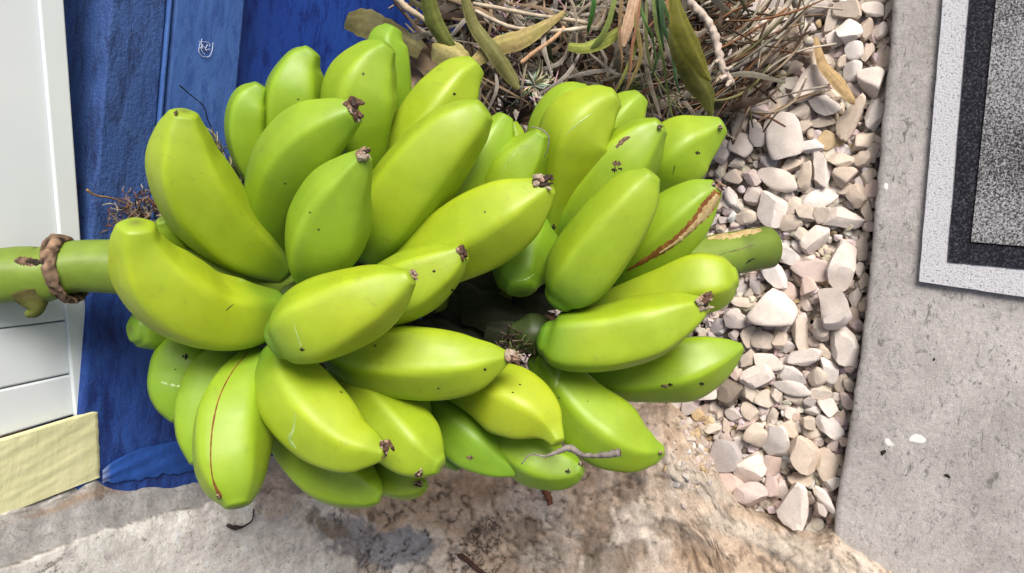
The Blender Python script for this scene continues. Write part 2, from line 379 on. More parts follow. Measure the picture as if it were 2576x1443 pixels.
        k = blob(x, y, 690, 1245, 55, 60, 0, .3, .3, 5); h += .012 * k; c = c + (pinkish * 1.05 - c) * k * .8
        for (cx, cy, rx, ry, rot, sd2) in ((1325, 1345, 28, 60, .25, 1), (1500, 1330, 40, 90, .3, 2), (1560, 1400, 80, 35, -.5, 6), (1690, 1330, 60, 22, .3, 8), (790, 1290, 22, 26, 0, 9), (1580, 1215, 45, 70, .1, 10), (820, 1320, 40, 20, .5, 12), (1750, 1380, 90, 25, .4, 14)):
            k = blob(x, y, cx, cy, rx, ry, rot, .10, .75, sd2); c = c + (dk * (1.25 + .4 * f2) - c) * k * .72; h -= .0035 * k
        for (cx, cy, rx, ry, rot, sd2) in ((1790, 1225, 70, 32, .5, 21), (1720, 1190, 45, 22, .4, 22), (1880, 1340, 120, 26, .35, 23), (1370, 1400, 70, 40, -.2, 24), (1620, 1290, 40, 30, 0, 25), (2030, 1400, 130, 40, .4, 26)):
            k = blob(x, y, cx, cy, rx, ry, rot, .15, .55, sd2); c = c + (np.array((.54, .47, .39)) * (1 + .1 * f2) - c) * k * .85; h += .0025 * k
        for (cx, cy, rx, ry, sd2) in ((1560, 1090, 120, 70, 31), (1460, 1270, 60, 90, 32), (1420, 1180, 130, 40, 33), (1150, 1230, 140, 35, 34), (1740, 1420, 130, 40, 35)):
            k = blob(x, y, cx, cy, rx, ry, 0, .6, .8, sd2); c = c + (rust * (1 + .3 * f2) - c) * k * .45
        k = max(0, rg - .80) * 5; c = c * (1 - .55 * min(1, k) * amp)
        dn[i] = h; cols[i] = np.clip(c * (1 + .10 * f3), .02, .85)
    p = solve(off + dn.reshape(PX.shape) * np.clip((e + 30) / 40, 0, 1))
    V = p.reshape(-1, 3); ny = len(es); Fc = []
    for i in range(len(xs) - 1):
        for j in range(ny - 1):
            a = i * ny + j; Fc.append((a, a + 1, a + ny + 1, a + ny))
    o = mesh_obj('rock_footing', V, Fc, M['rock'], smooth=True, cols=cols)
    return tag(o, 'rough tan and cream rock footing with grey cement patches below the bananas', 'rock')
rock_o = rock()
bvh_rock = BVHTree.FromObject(rock_o, bpy.context.evaluated_depsgraph_get())

# a fold of blue paint that ran out over the footing
def paint_spill():
    c = spline([(258, 1200, 16), (290, 1186, 28), (350, 1168, 38), (410, 1156, 40), (480, 1146, 40), (560, 1140, 34)], 40); V = []; Fc = []; cols = []
    for i, (x, y, hw) in enumerate(c):
        for j in range(13):
            v = j / 12 * 2 - 1; yy = y + v * hw + (3 + 7 * max(0, v)) * noise.noise(Vector((x * .05, v * 2, 0)))
            r = ray(x, yy); hit = bvh_rock.ray_cast(EYE, r.normalized()); q = on_wall(x, yy, -.011)
            p0 = hit[0] if hit[0] and (hit[0] - EYE).length < (q - EYE).length else q
            lift = (.0012 * (1 - v * v) + .0006 * math.cos(v * 7 + x * .04 + 2 * noise.noise(Vector((x * .03, v, 1)))) * (1 - v * v)) - .001
            V.append(p0 - r.normalized() * lift)
            e = max(0, 1 - i / 3) * .5; cols.append((.020 + .40 * e, .080 + .40 * e, .34 + .25 * e))
    for i in range(len(c) - 1):
        for j in range(12): a = i * 13 + j; Fc.append((a, a + 1, a + 14, a + 13))
    o = mesh_obj('paint_fold', V, Fc, M['small'], smooth=True, cols=cols)
    tag(o, 'lifted fold of bright blue paint at the foot of the blue wall', 'paint')
paint_spill()

# ------------------------------------------------------------------ gravel
def stone_mesh(seed, angular):
    rnd = random.Random(seed); import bmesh
    bm = bmesh.new(); bmesh.ops.create_icosphere(bm, subdivisions=3, radius=1.0)
    planes = []
    for _ in range(rnd.randint(7, 11)):
        n = Vector((rnd.gauss(0, 1), rnd.gauss(0, 1), rnd.gauss(0, .9))).normalized(); planes.append((n, rnd.uniform(.46, .80)))
    planes.append((Vector((rnd.uniform(-.3, .3), rnd.uniform(-.3, .3), 1)).normalized(), rnd.uniform(.5, .72)))
    for v in bm.verts:
        p = v.co.copy() * 1.18
        for _k in range(3):
            for n, d in planes:
                q = p.dot(n) - d
                if q > 0: p -= n * q * (.99 if angular else .90)
        p += p.normalized() * noise.noise(p * 2.5 + Vector((seed, 0, 0))) * .07
        v.co = p
    for k in range(2):
        m = max(abs(v.co[k]) for v in bm.verts)
        for v in bm.verts: v.co[k] /= m
    me = bpy.data.meshes.new('stone'); 
    if not angular: bmesh.ops.smooth_vert(bm, verts=bm.verts, factor=.35, use_axis_x=True, use_axis_y=True, use_axis_z=True)
    bm.to_mesh(me); bm.free(); me.materials.append(M['stone'])
    me.polygons.foreach_set('use_smooth', [True] * len(me.polygons))
    if angular: 
        try: me.set_sharp_from_angle(angle=R(24))
        except Exception: pass
    return me
SM = [stone_mesh(s, s % 5 < 4) for s in range(30)]
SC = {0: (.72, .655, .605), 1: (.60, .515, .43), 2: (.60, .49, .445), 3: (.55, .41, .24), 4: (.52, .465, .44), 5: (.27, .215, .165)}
G = {(2500, 0): [(1100,80,130,75,-20,4),(1400,85,150,100,0,1),(1640,125,115,90,10,0),(1660,10,110,45,0,1),(1800,90,45,110,5,1),(1390,310,125,125,20,0),(1550,310,75,110,10,1),(1710,310,80,80,0,0),(1815,290,35,100,-10,1),(1250,430,80,100,-10,0),(1440,510,100,95,20,0),(1600,520,75,110,10,1),(1760,420,60,50,0,2),(1740,600,75,120,0,1),(1200,250,60,130,10,1),(640,590,120,120,30,1),(810,460,95,110,20,1),(1000,500,90,90,-30,1),(700,770,60,50,0,1),(860,690,100,60,-20,1),(1070,620,60,80,0,1),(480,820,175,190,0,5),(970,860,185,180,10,0),(1430,720,100,115,30,0),(1340,640,55,80,20,1),(1620,830,150,150,-30,0),(650,1000,60,170,15,1),(480,1130,110,105,20,2),(740,1000,45,75,0,4),(880,1140,105,100,20,1),(1150,1060,160,110,15,0),(1250,980,70,60,0,1),(1440,1200,130,220,10,1),(1650,1150,95,170,3,0),(250,1000,110,170,0,5),(1140,1240,125,80,5,1),(950,1270,75,85,20,1),(1030,1360,55,50,0,1),(250,1290,60,140,20,1),(340,1240,50,100,0,1),(600,1240,60,110,25,0),(450,1370,100,140,-10,4),(60,950,80,120,0,5),(1490,960,40,140,-35,2),(430,130,90,90,20,4),(480,30,60,60,0,2),(650,40,80,60,10,4)],
 (2500, 400): [(740,260,170,230,-10,0),(1020,320,110,90,25,0),(1180,270,85,100,30,3),(1300,260,70,110,-10,3),(1540,270,130,90,-20,1),(1640,420,70,130,10,1),(1300,470,130,90,5,1),(1520,470,90,80,10,1),(300,330,110,120,30,4),(90,390,90,120,20,0),(560,480,100,80,25,4),(820,510,130,70,-35,1),(650,660,220,100,20,0),(420,640,100,80,20,2),(240,640,110,80,0,1),(270,510,90,60,0,1),(130,540,50,100,30,1),(1090,590,110,190,-5,0),(940,640,70,140,5,1),(990,780,70,45,-20,1),(1340,640,140,100,-15,1),(1130,860,200,90,-20,0),(1490,850,120,120,10,1),(1380,780,150,70,0,1),(410,830,90,110,20,4),(220,850,70,100,-30,0),(630,960,170,170,10,0),(850,930,90,120,20,1),(960,1000,120,90,30,1),(1100,1000,110,100,-30,1),(1340,1080,210,115,10,0),(1585,980,55,130,0,1),(780,1120,130,90,10,1),(1050,1240,130,170,10,0),(900,1230,80,70,0,1),(330,1050,130,70,0,1),(120,1090,50,40,0,4),(1590,650,80,100,0,1)],
 (2500, 800): [(770,280,110,120,-15,0),(890,220,60,90,-10,4),(1330,350,150,260,-5,0),(1530,240,55,120,0,1),(1520,430,50,80,10,0),(1000,430,200,110,5,2),(960,300,100,50,-20,1),(970,600,100,100,20,2),(640,490,105,180,-10,0),(450,580,70,100,-15,4),(650,830,270,200,-15,0),(1220,780,220,220,20,0),(220,900,130,110,10,4),(340,760,130,50,10,1),(1480,690,70,110,10,4),(1450,930,50,120,0,1),(920,1060,90,210,0,1),(750,1010,70,45,0,2),(820,930,60,60,0,1),(1120,1070,110,130,20,1),(1330,1200,150,220,-15,0),(520,1150,110,90,10,1),(680,1140,80,100,10,1),(370,1100,80,110,10,1),(800,1210,80,70,30,4),(1130,1240,60,100,-20,1),(1260,1340,50,90,-35,1),(800,680,70,110,-20,2),(400,680,60,80,0,1),(520,480,60,70,0,4),(60,1010,70,90,20,4),(240,1080,60,60,0,4)],
 (2400, 1200): [(750,385,150,150,20,0),(480,520,120,150,0,5),(230,540,110,70,0,0),(660,510,90,130,0,1),(1080,350,160,90,10,0),(1090,470,200,70,12,0),(1340,360,110,90,0,1),(1490,300,90,150,-35,0),(1600,420,80,90,20,1),(1400,500,120,80,5,1),(1550,570,60,40,10,0),(940,540,80,70,25,1),(820,590,100,90,-20,1),(1150,590,120,80,5,1),(1300,620,70,60,0,4),(700,720,105,85,25,1),(1110,730,75,60,20,0),(1480,690,80,110,-20,0),(1500,860,140,120,10,0),(1330,700,80,60,10,0),(1290,820,90,70,0,1),(1080,890,130,90,10,1),(1300,930,100,60,0,1),(1620,760,50,90,10,1),(910,740,60,120,20,1),(740,940,140,120,10,1),(930,1020,150,170,10,0),(1250,1140,180,170,20,1),(1480,1250,110,160,0,1),(1540,1050,70,60,0,2),(700,1270,165,160,15,0),(390,1180,190,170,10,4),(440,1110,140,60,5,4),(170,1270,80,140,-5,5),(900,1250,90,110,20,2),(430,870,55,80,10,1),(290,880,90,60,0,1),(170,750,75,60,10,3),(270,810,50,50,0,3),(120,830,80,50,20,1),(550,750,120,60,15,4),(650,850,110,50,-20,2),(50,650,90,90,0,4),(40,1030,40,40,0,3),(1200,1400,110,60,0,1),(870,1400,70,60,10,0),(450,1000,70,60,20,2),(570,1040,40,70,-30,0),(540,330,90,60,30,2),(640,190,90,110,30,1),(870,190,150,105,10,0),(1240,190,170,95,-10,0)],
 (2300, 1500): [(780,620,170,150,20,2),(960,700,170,120,10,2),(1170,620,85,140,0,2),(1460,800,200,220,0,0),(1490,550,120,60,0,1),(1300,610,70,110,20,0),(1720,720,70,180,-35,0),(1810,580,90,90,10,0),(1690,850,60,70,0,4),(1070,520,80,50,10,4),(550,450,90,150,10,5),(430,400,70,110,0,5)]}
rs = random.Random(5)
hand = []
for (ox, oy), lst in G.items():
    for (zx, zy, a, b, ang, c) in lst:
        hand.append(((ox + zx / 2.886) / 1.3975, (oy + zy / 2.886) / 1.3975, a / 4.033, b / 4.033, ang, c))
nst = 0
def put_stone(x, y, a, b, ang, c, z, k=1.0, tilt=9, hk=None):
    global nst
    p = on_ground(x, y, z); ca, sa = math.cos(R(ang)), math.sin(R(ang))
    ex = on_ground(x + ca * a, y + sa * a, z) - p; ey = on_ground(x - sa * b, y + ca * b, z) - p
    la, lb = ex.length * k, ey.length * k; lc = (hk or rs.uniform(.62, .85)) * min(la, lb)
    X = ex.normalized(); Z = Vector((0, 0, 1)); Y = Z.cross(X)
    o = bpy.data.objects.new('stone', SM[rs.randrange(len(SM))])
    rot = Matrix((X, Y, Z)).transposed().to_4x4() @ Matrix.Rotation(R(rs.gauss(0, tilt)), 4, 'X') @ Matrix.Rotation(R(rs.gauss(0, tilt)), 4, 'Y')
    if rs.random() < .5: rot = rot @ Matrix.Rotation(math.pi, 4, 'Z')
    cc = SC[c]; j = rs.uniform(.88, 1.08); w_ = rs.uniform(-.03, .03)
    o.color = (min(.8, cc[0] * j * (1 + w_)), cc[1] * j, cc[2] * j * (1 - w_), 1)
    o.matrix_world = Matrix.Translation(p) @ rot @ Matrix.Diagonal((la, lb, lc, 1))
    link(o); o.parent = bed; nst += 1
    return o
for (x, y, a, b, ang, c) in hand:
    if x < 1880 and y < 300 and c in (0, 1, 2): c = 5  # stones below the plants turned dark brown, their shadow put into the colour
    size = min(a, b); z = -.030 + (size - 22) * .00028 + rs.uniform(-.004, .004)
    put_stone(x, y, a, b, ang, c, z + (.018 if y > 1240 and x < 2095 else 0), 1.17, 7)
def rock_edge(x): return np.interp(x, BX, BY)
def slab_edge(y): return np.interp(y, [p[1] for p in edge_px], [p[0] for p in edge_px])
yy = -30
while yy < 1300:
    r0 = rs.uniform(13, 24); x = slab_edge(yy) - r0 * .75
    if all(math.hypot(x - h[0], yy - h[1]) > (max(h[2], h[3]) * .7 + r0 * .5) for h in hand):
        put_stone(x, yy, r0 * .85, r0 * rs.uniform(.9, 1.3), rs.uniform(-20, 20), rs.choice([0, 1, 1, 2]), -.030, 1.15, 12); hand.append((x, yy, r0, r0, 0, 0))
    yy += r0 * 1.1
# second layer: a few more between and under them, then the rest as one mass
taken = [(h[0], h[1], max(h[2], h[3])) for h in hand]
tries = 0
while nst < 298 and tries < 6000:
    tries += 1
    y = rs.uniform(-40, 1300); x = rs.uniform(1760, slab_edge(y) - 14)
    if y > rock_edge(x) - 8: continue
    r = rs.uniform(13, 26)
    if any(math.hypot(x - q[0], y - q[1]) < (q[2] * .55 + r * .62) for q in taken): continue
    if x < 1850 and 600 < y < 1000: continue
    taken.append((x, y, r)); put_stone(x, y, r, r * rs.uniform(.65, 1), rs.uniform(0, 180), rs.choice([0, 1, 1, 2, 1, 4]), -.040, 1.0, 25)
def small_stones():
    V = []; Fc = []; cols = []
    lo = []
    for s in range(8):
        import bmesh
        bm = bmesh.new(); rr = random.Random(s + 90); bmesh.ops.create_icosphere(bm, subdivisions=2, radius=1.0)
        pl = [(Vector((rr.gauss(0, 1), rr.gauss(0, 1), rr.gauss(0, 1))).normalized(), rr.uniform(.55, .85)) for _ in range(8)]
        for v in bm.verts:
            p = v.co.copy() * 1.1
            for n, d in pl:
                q = p.dot(n) - d
                if q > 0: p -= n * q
            v.co = p
        lo.append(([v.co.copy() for v in bm.verts], [[v.index for v in f.verts] for f in bm.faces])); bm.free()
    def add(p, r, c):
        vs, fs = rs.choice(lo); b = len(V); q = Matrix.Rotation(rs.uniform(0, 6.3), 3, 'Z') @ Matrix.Rotation(rs.uniform(-.6, .6), 3, 'X') @ Matrix.Diagonal((r * rs.uniform(.8, 1.25), r * rs.uniform(.7, 1), r * rs.uniform(.5, .8)))
        for v in vs: V.append(p + q @ v); cols.append(c)
        Fc.extend([[b + i for i in f] for f in fs])
    # underlayer over the whole bed
    for _ in range(6500):
        y = rs.uniform(-1700, 1340); x = rs.uniform(1250, slab_edge(y) - 3)
        if y > rock_edge(x) + 15: continue
        cc = SC[rs.choice([0, 1, 1, 1, 2, 4, 5])]; k = rs.uniform(.78, 1.0)
        add(on_ground(x, y, -.048 if y > -60 else -.042), rs.uniform(.006, .015) * (1 if y > -60 else 1.35), tuple(v * k for v in cc))
    for _ in range(1100):
        y = rs.uniform(-40, 1330); x = rs.uniform(1700, slab_edge(y) - 5)
        if y > rock_edge(x) + 4: continue
        cc = SC[rs.choice([0, 0, 1, 1, 2])]; add(on_ground(x, y, rs.uniform(-.042, -.034)), rs.uniform(.005, .010), tuple(v * rs.uniform(.85, 1) for v in cc))
    # grit
    for _ in range(2200):
        y = rs.uniform(-200, 1330); x = rs.uniform(1700, slab_edge(y) - 2)
        if y > rock_edge(x) + 20: continue
        cc = SC[rs.choice([1, 1, 3, 5, 2])]; k = rs.uniform(.5, .95)
        add(on_ground(x, y, rs.uniform(-.046, -.036)), rs.uniform(.0018, .005), tuple(v * k for v in cc))
    # crumbs where the gravel runs out against the rock
    for _ in range(170):
        x = rs.gauss(1765, 36); y = rs.gauss(1105, 70); r = ray(x, y).normalized(); h = bvh_rock.ray_cast(EYE, r)
        g = on_ground(x, y, -.04); p = h[0] if h[0] and (h[0] - EYE).length < (g - EYE).length else g
        cc = SC[rs.choice([1, 2, 1, 5, 0, 3])]; k = rs.uniform(.6, .95); add(p, rs.uniform(.0015, .0065), tuple(v * k for v in cc))
    o = mesh_obj('small_stones', V, Fc, M['small'], bed, smooth=False, cols=cols); o['kind'] = 'stuff'
small_stones()

# ------------------------------------------------------------------ doormat
mat_e = empty('doormat', on_ground(2500, 400, 0)); tag(mat_e, 'black and grey speckled doormat with pale border on the concrete, top right', 'doormat')
def gpoly(name, px, z0, z1, mat, sub=0):
    pts = [on_ground(a, b, 0) for a, b in px]; o0 = mat_e.location; n = len(pts)
    V = [Vector((p.x, p.y, z1)) - o0 for p in pts] + [Vector((p.x, p.y, z0)) - o0 for p in pts]
    Fc = [tuple(range(n)), tuple(range(2 * n - 1, n - 1, -1))] + [(i, (i + 1) % n, (i + 1) % n + n, i + n) for i in range(n)]
    o = mesh_obj(name, V, Fc, mat, mat_e); bevel(o, .0022, 3); return o
def wob(a, b, n=26, am=1.6):
    out = []
    for i in range(n):
        t = i / n; x = a[0] + (b[0] - a[0]) * t; y = a[1] + (b[1] - a[1]) * t
        out.append((x + am * noise.noise(Vector((x * .06, y * .06, 4))) * (i > 0), y + am * noise.noise(Vector((x * .06, y * .06, 9))) * (i > 0)))
    return out
o1 = [(2400, -260), (2316, 706)]; 
gpoly('border', wob((2438, -760), (2402, -300)) + wob((2402, -300), (2317, 705)) + wob((2317, 705), (2900, 790)) + [(2900, 790), (2900, -760)], .0005, .0075, M['border'])
gpoly('dark_band', wob((2518, -760), (2468, -300)) + wob((2468, -300), (2388, 656)) + wob((2388, 656), (2900, 703)) + [(2900, 703), (2900, -760)], .0040, .0088, M['band'])
gpoly('centre', wob((2584, -760), (2540, -300)) + wob((2540, -300), (2446, 606)) + wob((2446, 606), (2900, 642)) + [(2900, 642), (2900, -760)], .0045, .0112, M['centre'])

# ------------------------------------------------------------------ banana bunch
bunch = empty('banana_bunch', P(1000, 700, .66)); tag(bunch, 'big bunch of green unripe bananas hanging on its thick green stalk before the blue wall', 'bananas')
B0 = bunch.location.copy()
def ax_d(x): return .515 + .165 * max(-300, x) / 1950
def lofted(name, st, offs, mat, parent, ridges=.055, nring=44, nseg=30, seed=0, colfn=None, o0=None, tipfirst=True, capk=(.30, .6), warp=1.0):
    rnd = random.Random(seed); n = len(st); o0 = B0 if o0 is None else o0
    rows = []; cum = [0.]
    for a_, b_ in zip(st, st[1:]): cum.append(cum[-1] + math.hypot(a_[0] - b_[0], a_[1] - b_[1]))
    for i, (x, y, hw) in enumerate(st):
        t = cum[i] / cum[-1]; d = ax_d(x) + (offs[i] if len(offs) > 2 else offs[0] + (offs[1] - offs[0]) * t)
        rows.append((x, y, hw, d))
    A = spline(rows, nring)
    C = [P(a[0], a[1], a[3]) for a in A]; Rr = [max(2.0, a[2]) * a[3] / F * (1.035 if ridges > .07 else 1) for a in A]
    T, Fr = frames(C)
    # domed caps
    def cap(i0, sgn, k):
        out = []
        for q in (1, 2, 3, 4, 5):
            ang = q / 5 * math.pi / 2 * .98
            out.append((C[i0] + T[i0] * sgn * Rr[i0] * k * math.sin(ang), Rr[i0] * max(.03, math.cos(ang)), i0))
        return out
    seq = list(reversed(cap(0, -1, capk[0]))) + [(C[i], Rr[i], i) for i in range(len(C))] + cap(len(C) - 1, 1, capk[1])
    L = len(seq); ph = rnd.uniform(0, 6.28); tw = rnd.uniform(-.5, .5); V = []; Fc = []; cols = []
    amps = [rnd.uniform(.7, 1.3) for _ in range(5)]
    for k, (c, r, i) in enumerate(seq):
        t = k / (L - 1); nn, bb = Fr[i]; tt = t if tipfirst else 1 - t
        rk = ridges * min(1, 6 * t * (1 - t) + .15)
        for j in range(nseg):
            th = 2 * math.pi * j / nseg
            u = ((th + ph + tw * t) / (2 * math.pi) * 5); f = u - math.floor(u); idx = int(math.floor(u)) % 5
            near = min(f, 1 - f); am = amps[idx if f < .5 else (idx + 1) % 5]
            ns_ = math.sqrt(near * near + .0030) - .02; poly = .809 / math.cos((.5 - min(.5, ns_)) * 2 * math.pi / 5)
            rr = r * (1 + min(.95, rk * 10.5 * am) * (.125 - (1 - poly) * .98))
            p = c + (nn * math.cos(th) + bb * math.sin(th)) * rr
            p += (nn * math.cos(th) + bb * math.sin(th)) * noise.noise(Vector((p.x * 18 + seed, p.y * 18, p.z * 18))) * r * .045 * warp
            V.append(p - o0); cols.append(colfn(tt, max(0, 1 - near * 9) * am, th) if colfn else (.2, .3, .03))
    for k in range(L - 1):
        for j in range(nseg):
            a = k * nseg + j; b = k * nseg + (j + 1) % nseg; Fc.append((a, b, b + nseg, a + nseg))
    Fc.append(tuple(range(nseg - 1, -1, -1))); Fc.append(tuple(range((L - 1) * nseg, L * nseg)))
    return mesh_obj(name, V, Fc, mat, parent, smooth=True, cols=cols)
BAN = [  # name, stations (x,y,half width), depth offsets first/last, tip at first?
 ('b1', [(462,290,36),(460,340,62),(468,420,88),(505,500,97),(562,572,90),(630,630,72),(700,680,40)], (-.045,-.005), 1),
 ('b2', [(343,572,44),(348,618,60),(380,685,86),(445,745,99),(520,785,95),(610,795,85),(690,785,55)], (-.065,-.03), 1),
 ('b3', [(338,828,34),(360,828,45),(405,835,46),(470,850,36)], (.02,.03), 1),
 ('b4', [(458,1050,30),(445,1005,56),(445,955,68),(480,900,78),(560,870,40)], (.02,.01), 1),
 ('b5', [(505,1160,28),(500,1090,54),(515,1010,68),(560,935,66),(625,885,30)], (-.005,-.005), 1),
 ('b6', [(598,1268,34),(594,1235,60),(587,1195,79),(582,1145,90),(590,1060,92),(612,980,74),(645,915,48),(672,870,28)], (-.045,-.025), 1),
 ('b7', [(965,1140,22),(930,1130,48),(880,1115,72),(820,1072,92),(755,1005,92),(722,945,76),(705,890,48)], (-.075,-.045), 1),
 ('b8', [(1032,700,22),(990,722,56),(930,752,84),(860,785,98),(790,815,100),(738,838,82),(712,850,56)], (-.105,-.085), 1),
 ('b9', [(1162,636,26),(1120,665,56),(1050,705,80),(970,745,78),(900,775,60)], (-.065,-.045), 1),
 ('b10', [(1380,470,26),(1352,490,50),(1300,525,82),(1220,575,94),(1130,620,86),(1050,655,68),(960,685,42)], (-.075,-.015), 1),
 ('b11', [(1362,338,18),(1338,375,46),(1302,425,74),(1275,485,80),(1255,550,70)], (-.025,.0), 1),
 ('b12', [(1310,725,40),(1309,700,62),(1312,660,72),(1332,605,64),(1355,540,50)], (.0,.01), 1),
 ('b13', [(1216,280,34),(1183,306,60),(1130,352,82),(1070,420,94),(1010,500,94),(965,570,80),(930,635,50)], (-.055,-.02), 1),
 ('b14', [(1272,296,22),(1252,335,44),(1218,395,58),(1168,465,62),(1110,530,60),(1060,590,50)], (.0,.015), 1),
 ('b14b', [(1288,312,14),(1298,355,24),(1270,420,40),(1220,500,40)], (.03,.03), 1),
 ('b15', [(1196,168,30),(1160,200,56),(1122,252,74),(1080,312,78),(1030,382,70),(980,450,50)], (.005,.02), 1),
 ('b16', [(974,120,26),(945,155,58),(915,215,86),(905,290,86),(912,370,66),(918,450,42)], (-.02,.015), 1),
 ('b17', [(988,74,24),(975,108,46),(975,180,54),(985,260,45),(968,350,30)], (.03,.04), 1),
 ('b18', [(784,132,24),(762,165,50),(745,225,72),(735,300,72),(722,380,60)], (.015,.03), 1),
 ('b19', [(656,220,20),(632,258,46),(622,320,53),(632,390,48),(655,470,30)], (.02,.035), 1),
 ('b20', [(888,285,34),(850,303,56),(790,342,80),(728,410,84),(690,490,68),(682,560,48),(712,630,22)], (-.06,-.005), 1),
 ('b21', [(914,395,24),(890,430,50),(852,490,82),(826,570,98),(806,640,86),(798,695,56),(800,725,24)], (-.09,-.045), 1),
 ('b22', [(1548,248,28),(1512,270,58),(1460,322,86),(1432,400,80),(1412,480,62),(1395,560,42),(1386,630,22)], (-.035,.01), 1),
 ('b23', [(1612,246,24),(1585,275,46),(1548,322,58),(1500,400,52)], (.015,.03), 1),
 ('b23b', [(1614,268,14),(1580,302,32),(1530,370,44)], (.04,.045), 1),
 ('b22b', [(1480,235,24),(1430,262,50),(1392,325,58),(1372,400,50)], (.01,.02), 1),
 ('b24', [(1660,318,26),(1624,348,56),(1575,402,80),(1515,472,80),(1460,548,66),(1420,615,36)], (-.04,.005), 1),
 ('b25', [(1638,442,28),(1608,480,60),(1560,546,80),(1505,620,88),(1455,690,84),(1425,730,66),(1410,750,44)], (-.085,-.055), 1),
 ('b26', [(1816,318,24),(1780,338,48),(1732,368,76),(1690,412,80),(1650,470,60)], (-.01,.02), 1),
 ('b27', [(1800,474,26),(1764,500,54),(1715,547,76),(1660,600,76),(1605,655,58),(1550,705,28)], (-.05,-.01), 1),
 ('b29', [(1850,697,26),(1832,700,52),(1794,706,70),(1740,714,74),(1650,742,60),(1560,768,46),(1480,792,32)], (-.045,-.005), 1),
 ('b30', [(1778,765,18),(1748,778,38),(1700,797,60),(1630,826,80),(1540,850,81),(1450,858,77),(1400,857,66),(1378,852,44)], (-.075,-.05), 1),
 ('b31', [(1866,874,12),(1838,884,34),(1790,902,60),(1720,926,76),(1640,946,60),(1560,956,46),(1490,950,30)], (-.03,.0), 1),
 ('b32', [(1668,1134,14),(1638,1134,38),(1588,1122,66),(1530,1088,86),(1465,1035,80),(1410,965,60),(1362,900,38)], (-.03,-.01), 1),
 ('b33', [(1404,1112,18),(1390,1088,30),(1366,1060,58),(1328,1034,78),(1270,1005,84),(1200,985,56),(1130,975,28)], (-.055,-.015), 1),
 ('b34', [(1280,898,14),(1240,905,42),(1180,915,70),(1100,915,86),(1000,905,86),(910,895,72),(845,880,50)], (-.06,-.035), 1),
 ('b35', [(1105,1172,26),(1085,1160,50),(1048,1132,76),(990,1080,84),(920,1010,74),(850,950,50)], (-.045,-.01), 1),
 ('b36', [(955,1250,20),(932,1240,42),(878,1213,68),(820,1180,76),(752,1130,62),(690,1080,34)], (-.01,.01), 1),
 ('b37', [(1070,1222,12),(1050,1222,28),(1018,1212,46),(982,1192,54),(945,1165,40)], (.0,.01), 1),
 ('b38', [(1298,1190,12),(1250,1163,42),(1200,1120,68),(1142,1060,68),(1092,1010,48)], (-.005,.01), 1),
 ('b39', [(1462,1182,18),(1442,1182,36),(1398,1176,54),(1345,1152,66),(1285,1108,60),(1240,1072,42)], (-.03,.0), 1),
 ('b40', [(1160,1165,26),(1120,1130,42),(1060,1065,50),(1000,1000,50)], (.03,.03), 1),
 ('b41', [(408,556,16),(425,580,30),(470,640,44)], (.01,.02), 1),
 ('b42', [(1040,1000,40),(1030,1040,52),(1000,980,50),(960,940,40)], (.02,.02), 1),
]
ban = {}
rb = random.Random(21)
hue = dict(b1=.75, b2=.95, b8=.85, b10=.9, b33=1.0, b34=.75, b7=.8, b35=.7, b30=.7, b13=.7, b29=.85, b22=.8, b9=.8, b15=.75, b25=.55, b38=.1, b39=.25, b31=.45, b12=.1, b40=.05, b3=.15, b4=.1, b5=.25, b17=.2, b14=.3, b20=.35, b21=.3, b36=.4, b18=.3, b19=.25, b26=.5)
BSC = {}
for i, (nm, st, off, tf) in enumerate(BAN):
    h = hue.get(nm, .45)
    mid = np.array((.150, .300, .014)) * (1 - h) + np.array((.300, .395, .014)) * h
    end = mid * np.array((.80, .88, .95)); base = np.array((.085, .21, .014))
    off = (off[0], off[1] + (.030 if off[1] < .012 else .012)) if tf else off
    def cf(t, rid, th, mid=mid, end=end, base=base):
        k1 = max(0, min(1, (t - .02) / .22)); k1 = k1 * k1 * (3 - 2 * k1); k2 = max(0, min(1, (1.02 - t) / .40)); k2 = k2 * k2 * (3 - 2 * k2)
        c = end + (mid - end) * k1; c = base + (c - base) * k2
        c = c * (1 + .16 * rid * k1) ; 
        if t < .03: c = c + (np.array((.10, .10, .03)) - c) * (1 - t / .03) * .7
        return c
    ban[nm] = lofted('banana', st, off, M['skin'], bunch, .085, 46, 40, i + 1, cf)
# stalk
def stalk_col(t, rid, th):
    c = np.array((.165, .245, .028)) * (1 - .15 * rid); k = .5 + .5 * math.sin(th * 2 + t * 9)
    c = c * (1 - .12 * k)
    return c if t < .93 else c * (.75 if t < .985 else .5)
stalk = lofted('stalk', [(-330, 700, 74), (-100, 700, 72), (0, 697, 70), (60, 692, 70), (105, 694, 70), (150, 680, 66), (200, 672, 65), (260, 672, 68), (330, 676, 68), (500, 690, 55), (800, 720, 50), (1150, 750, 42), (1450, 730, 44), (1650, 680, 50), (1780, 650, 55), (1880, 632, 56), (1930, 624, 54)], (0, 0, 0, 0, 0, 0, 0, 0, 0, .012, .045, .085, .085, .09, .10, .105, .11), M['stalk'], bunch, .03, 120, 36, 77, stalk_col, capk=(.2, .12), warp=1.6)
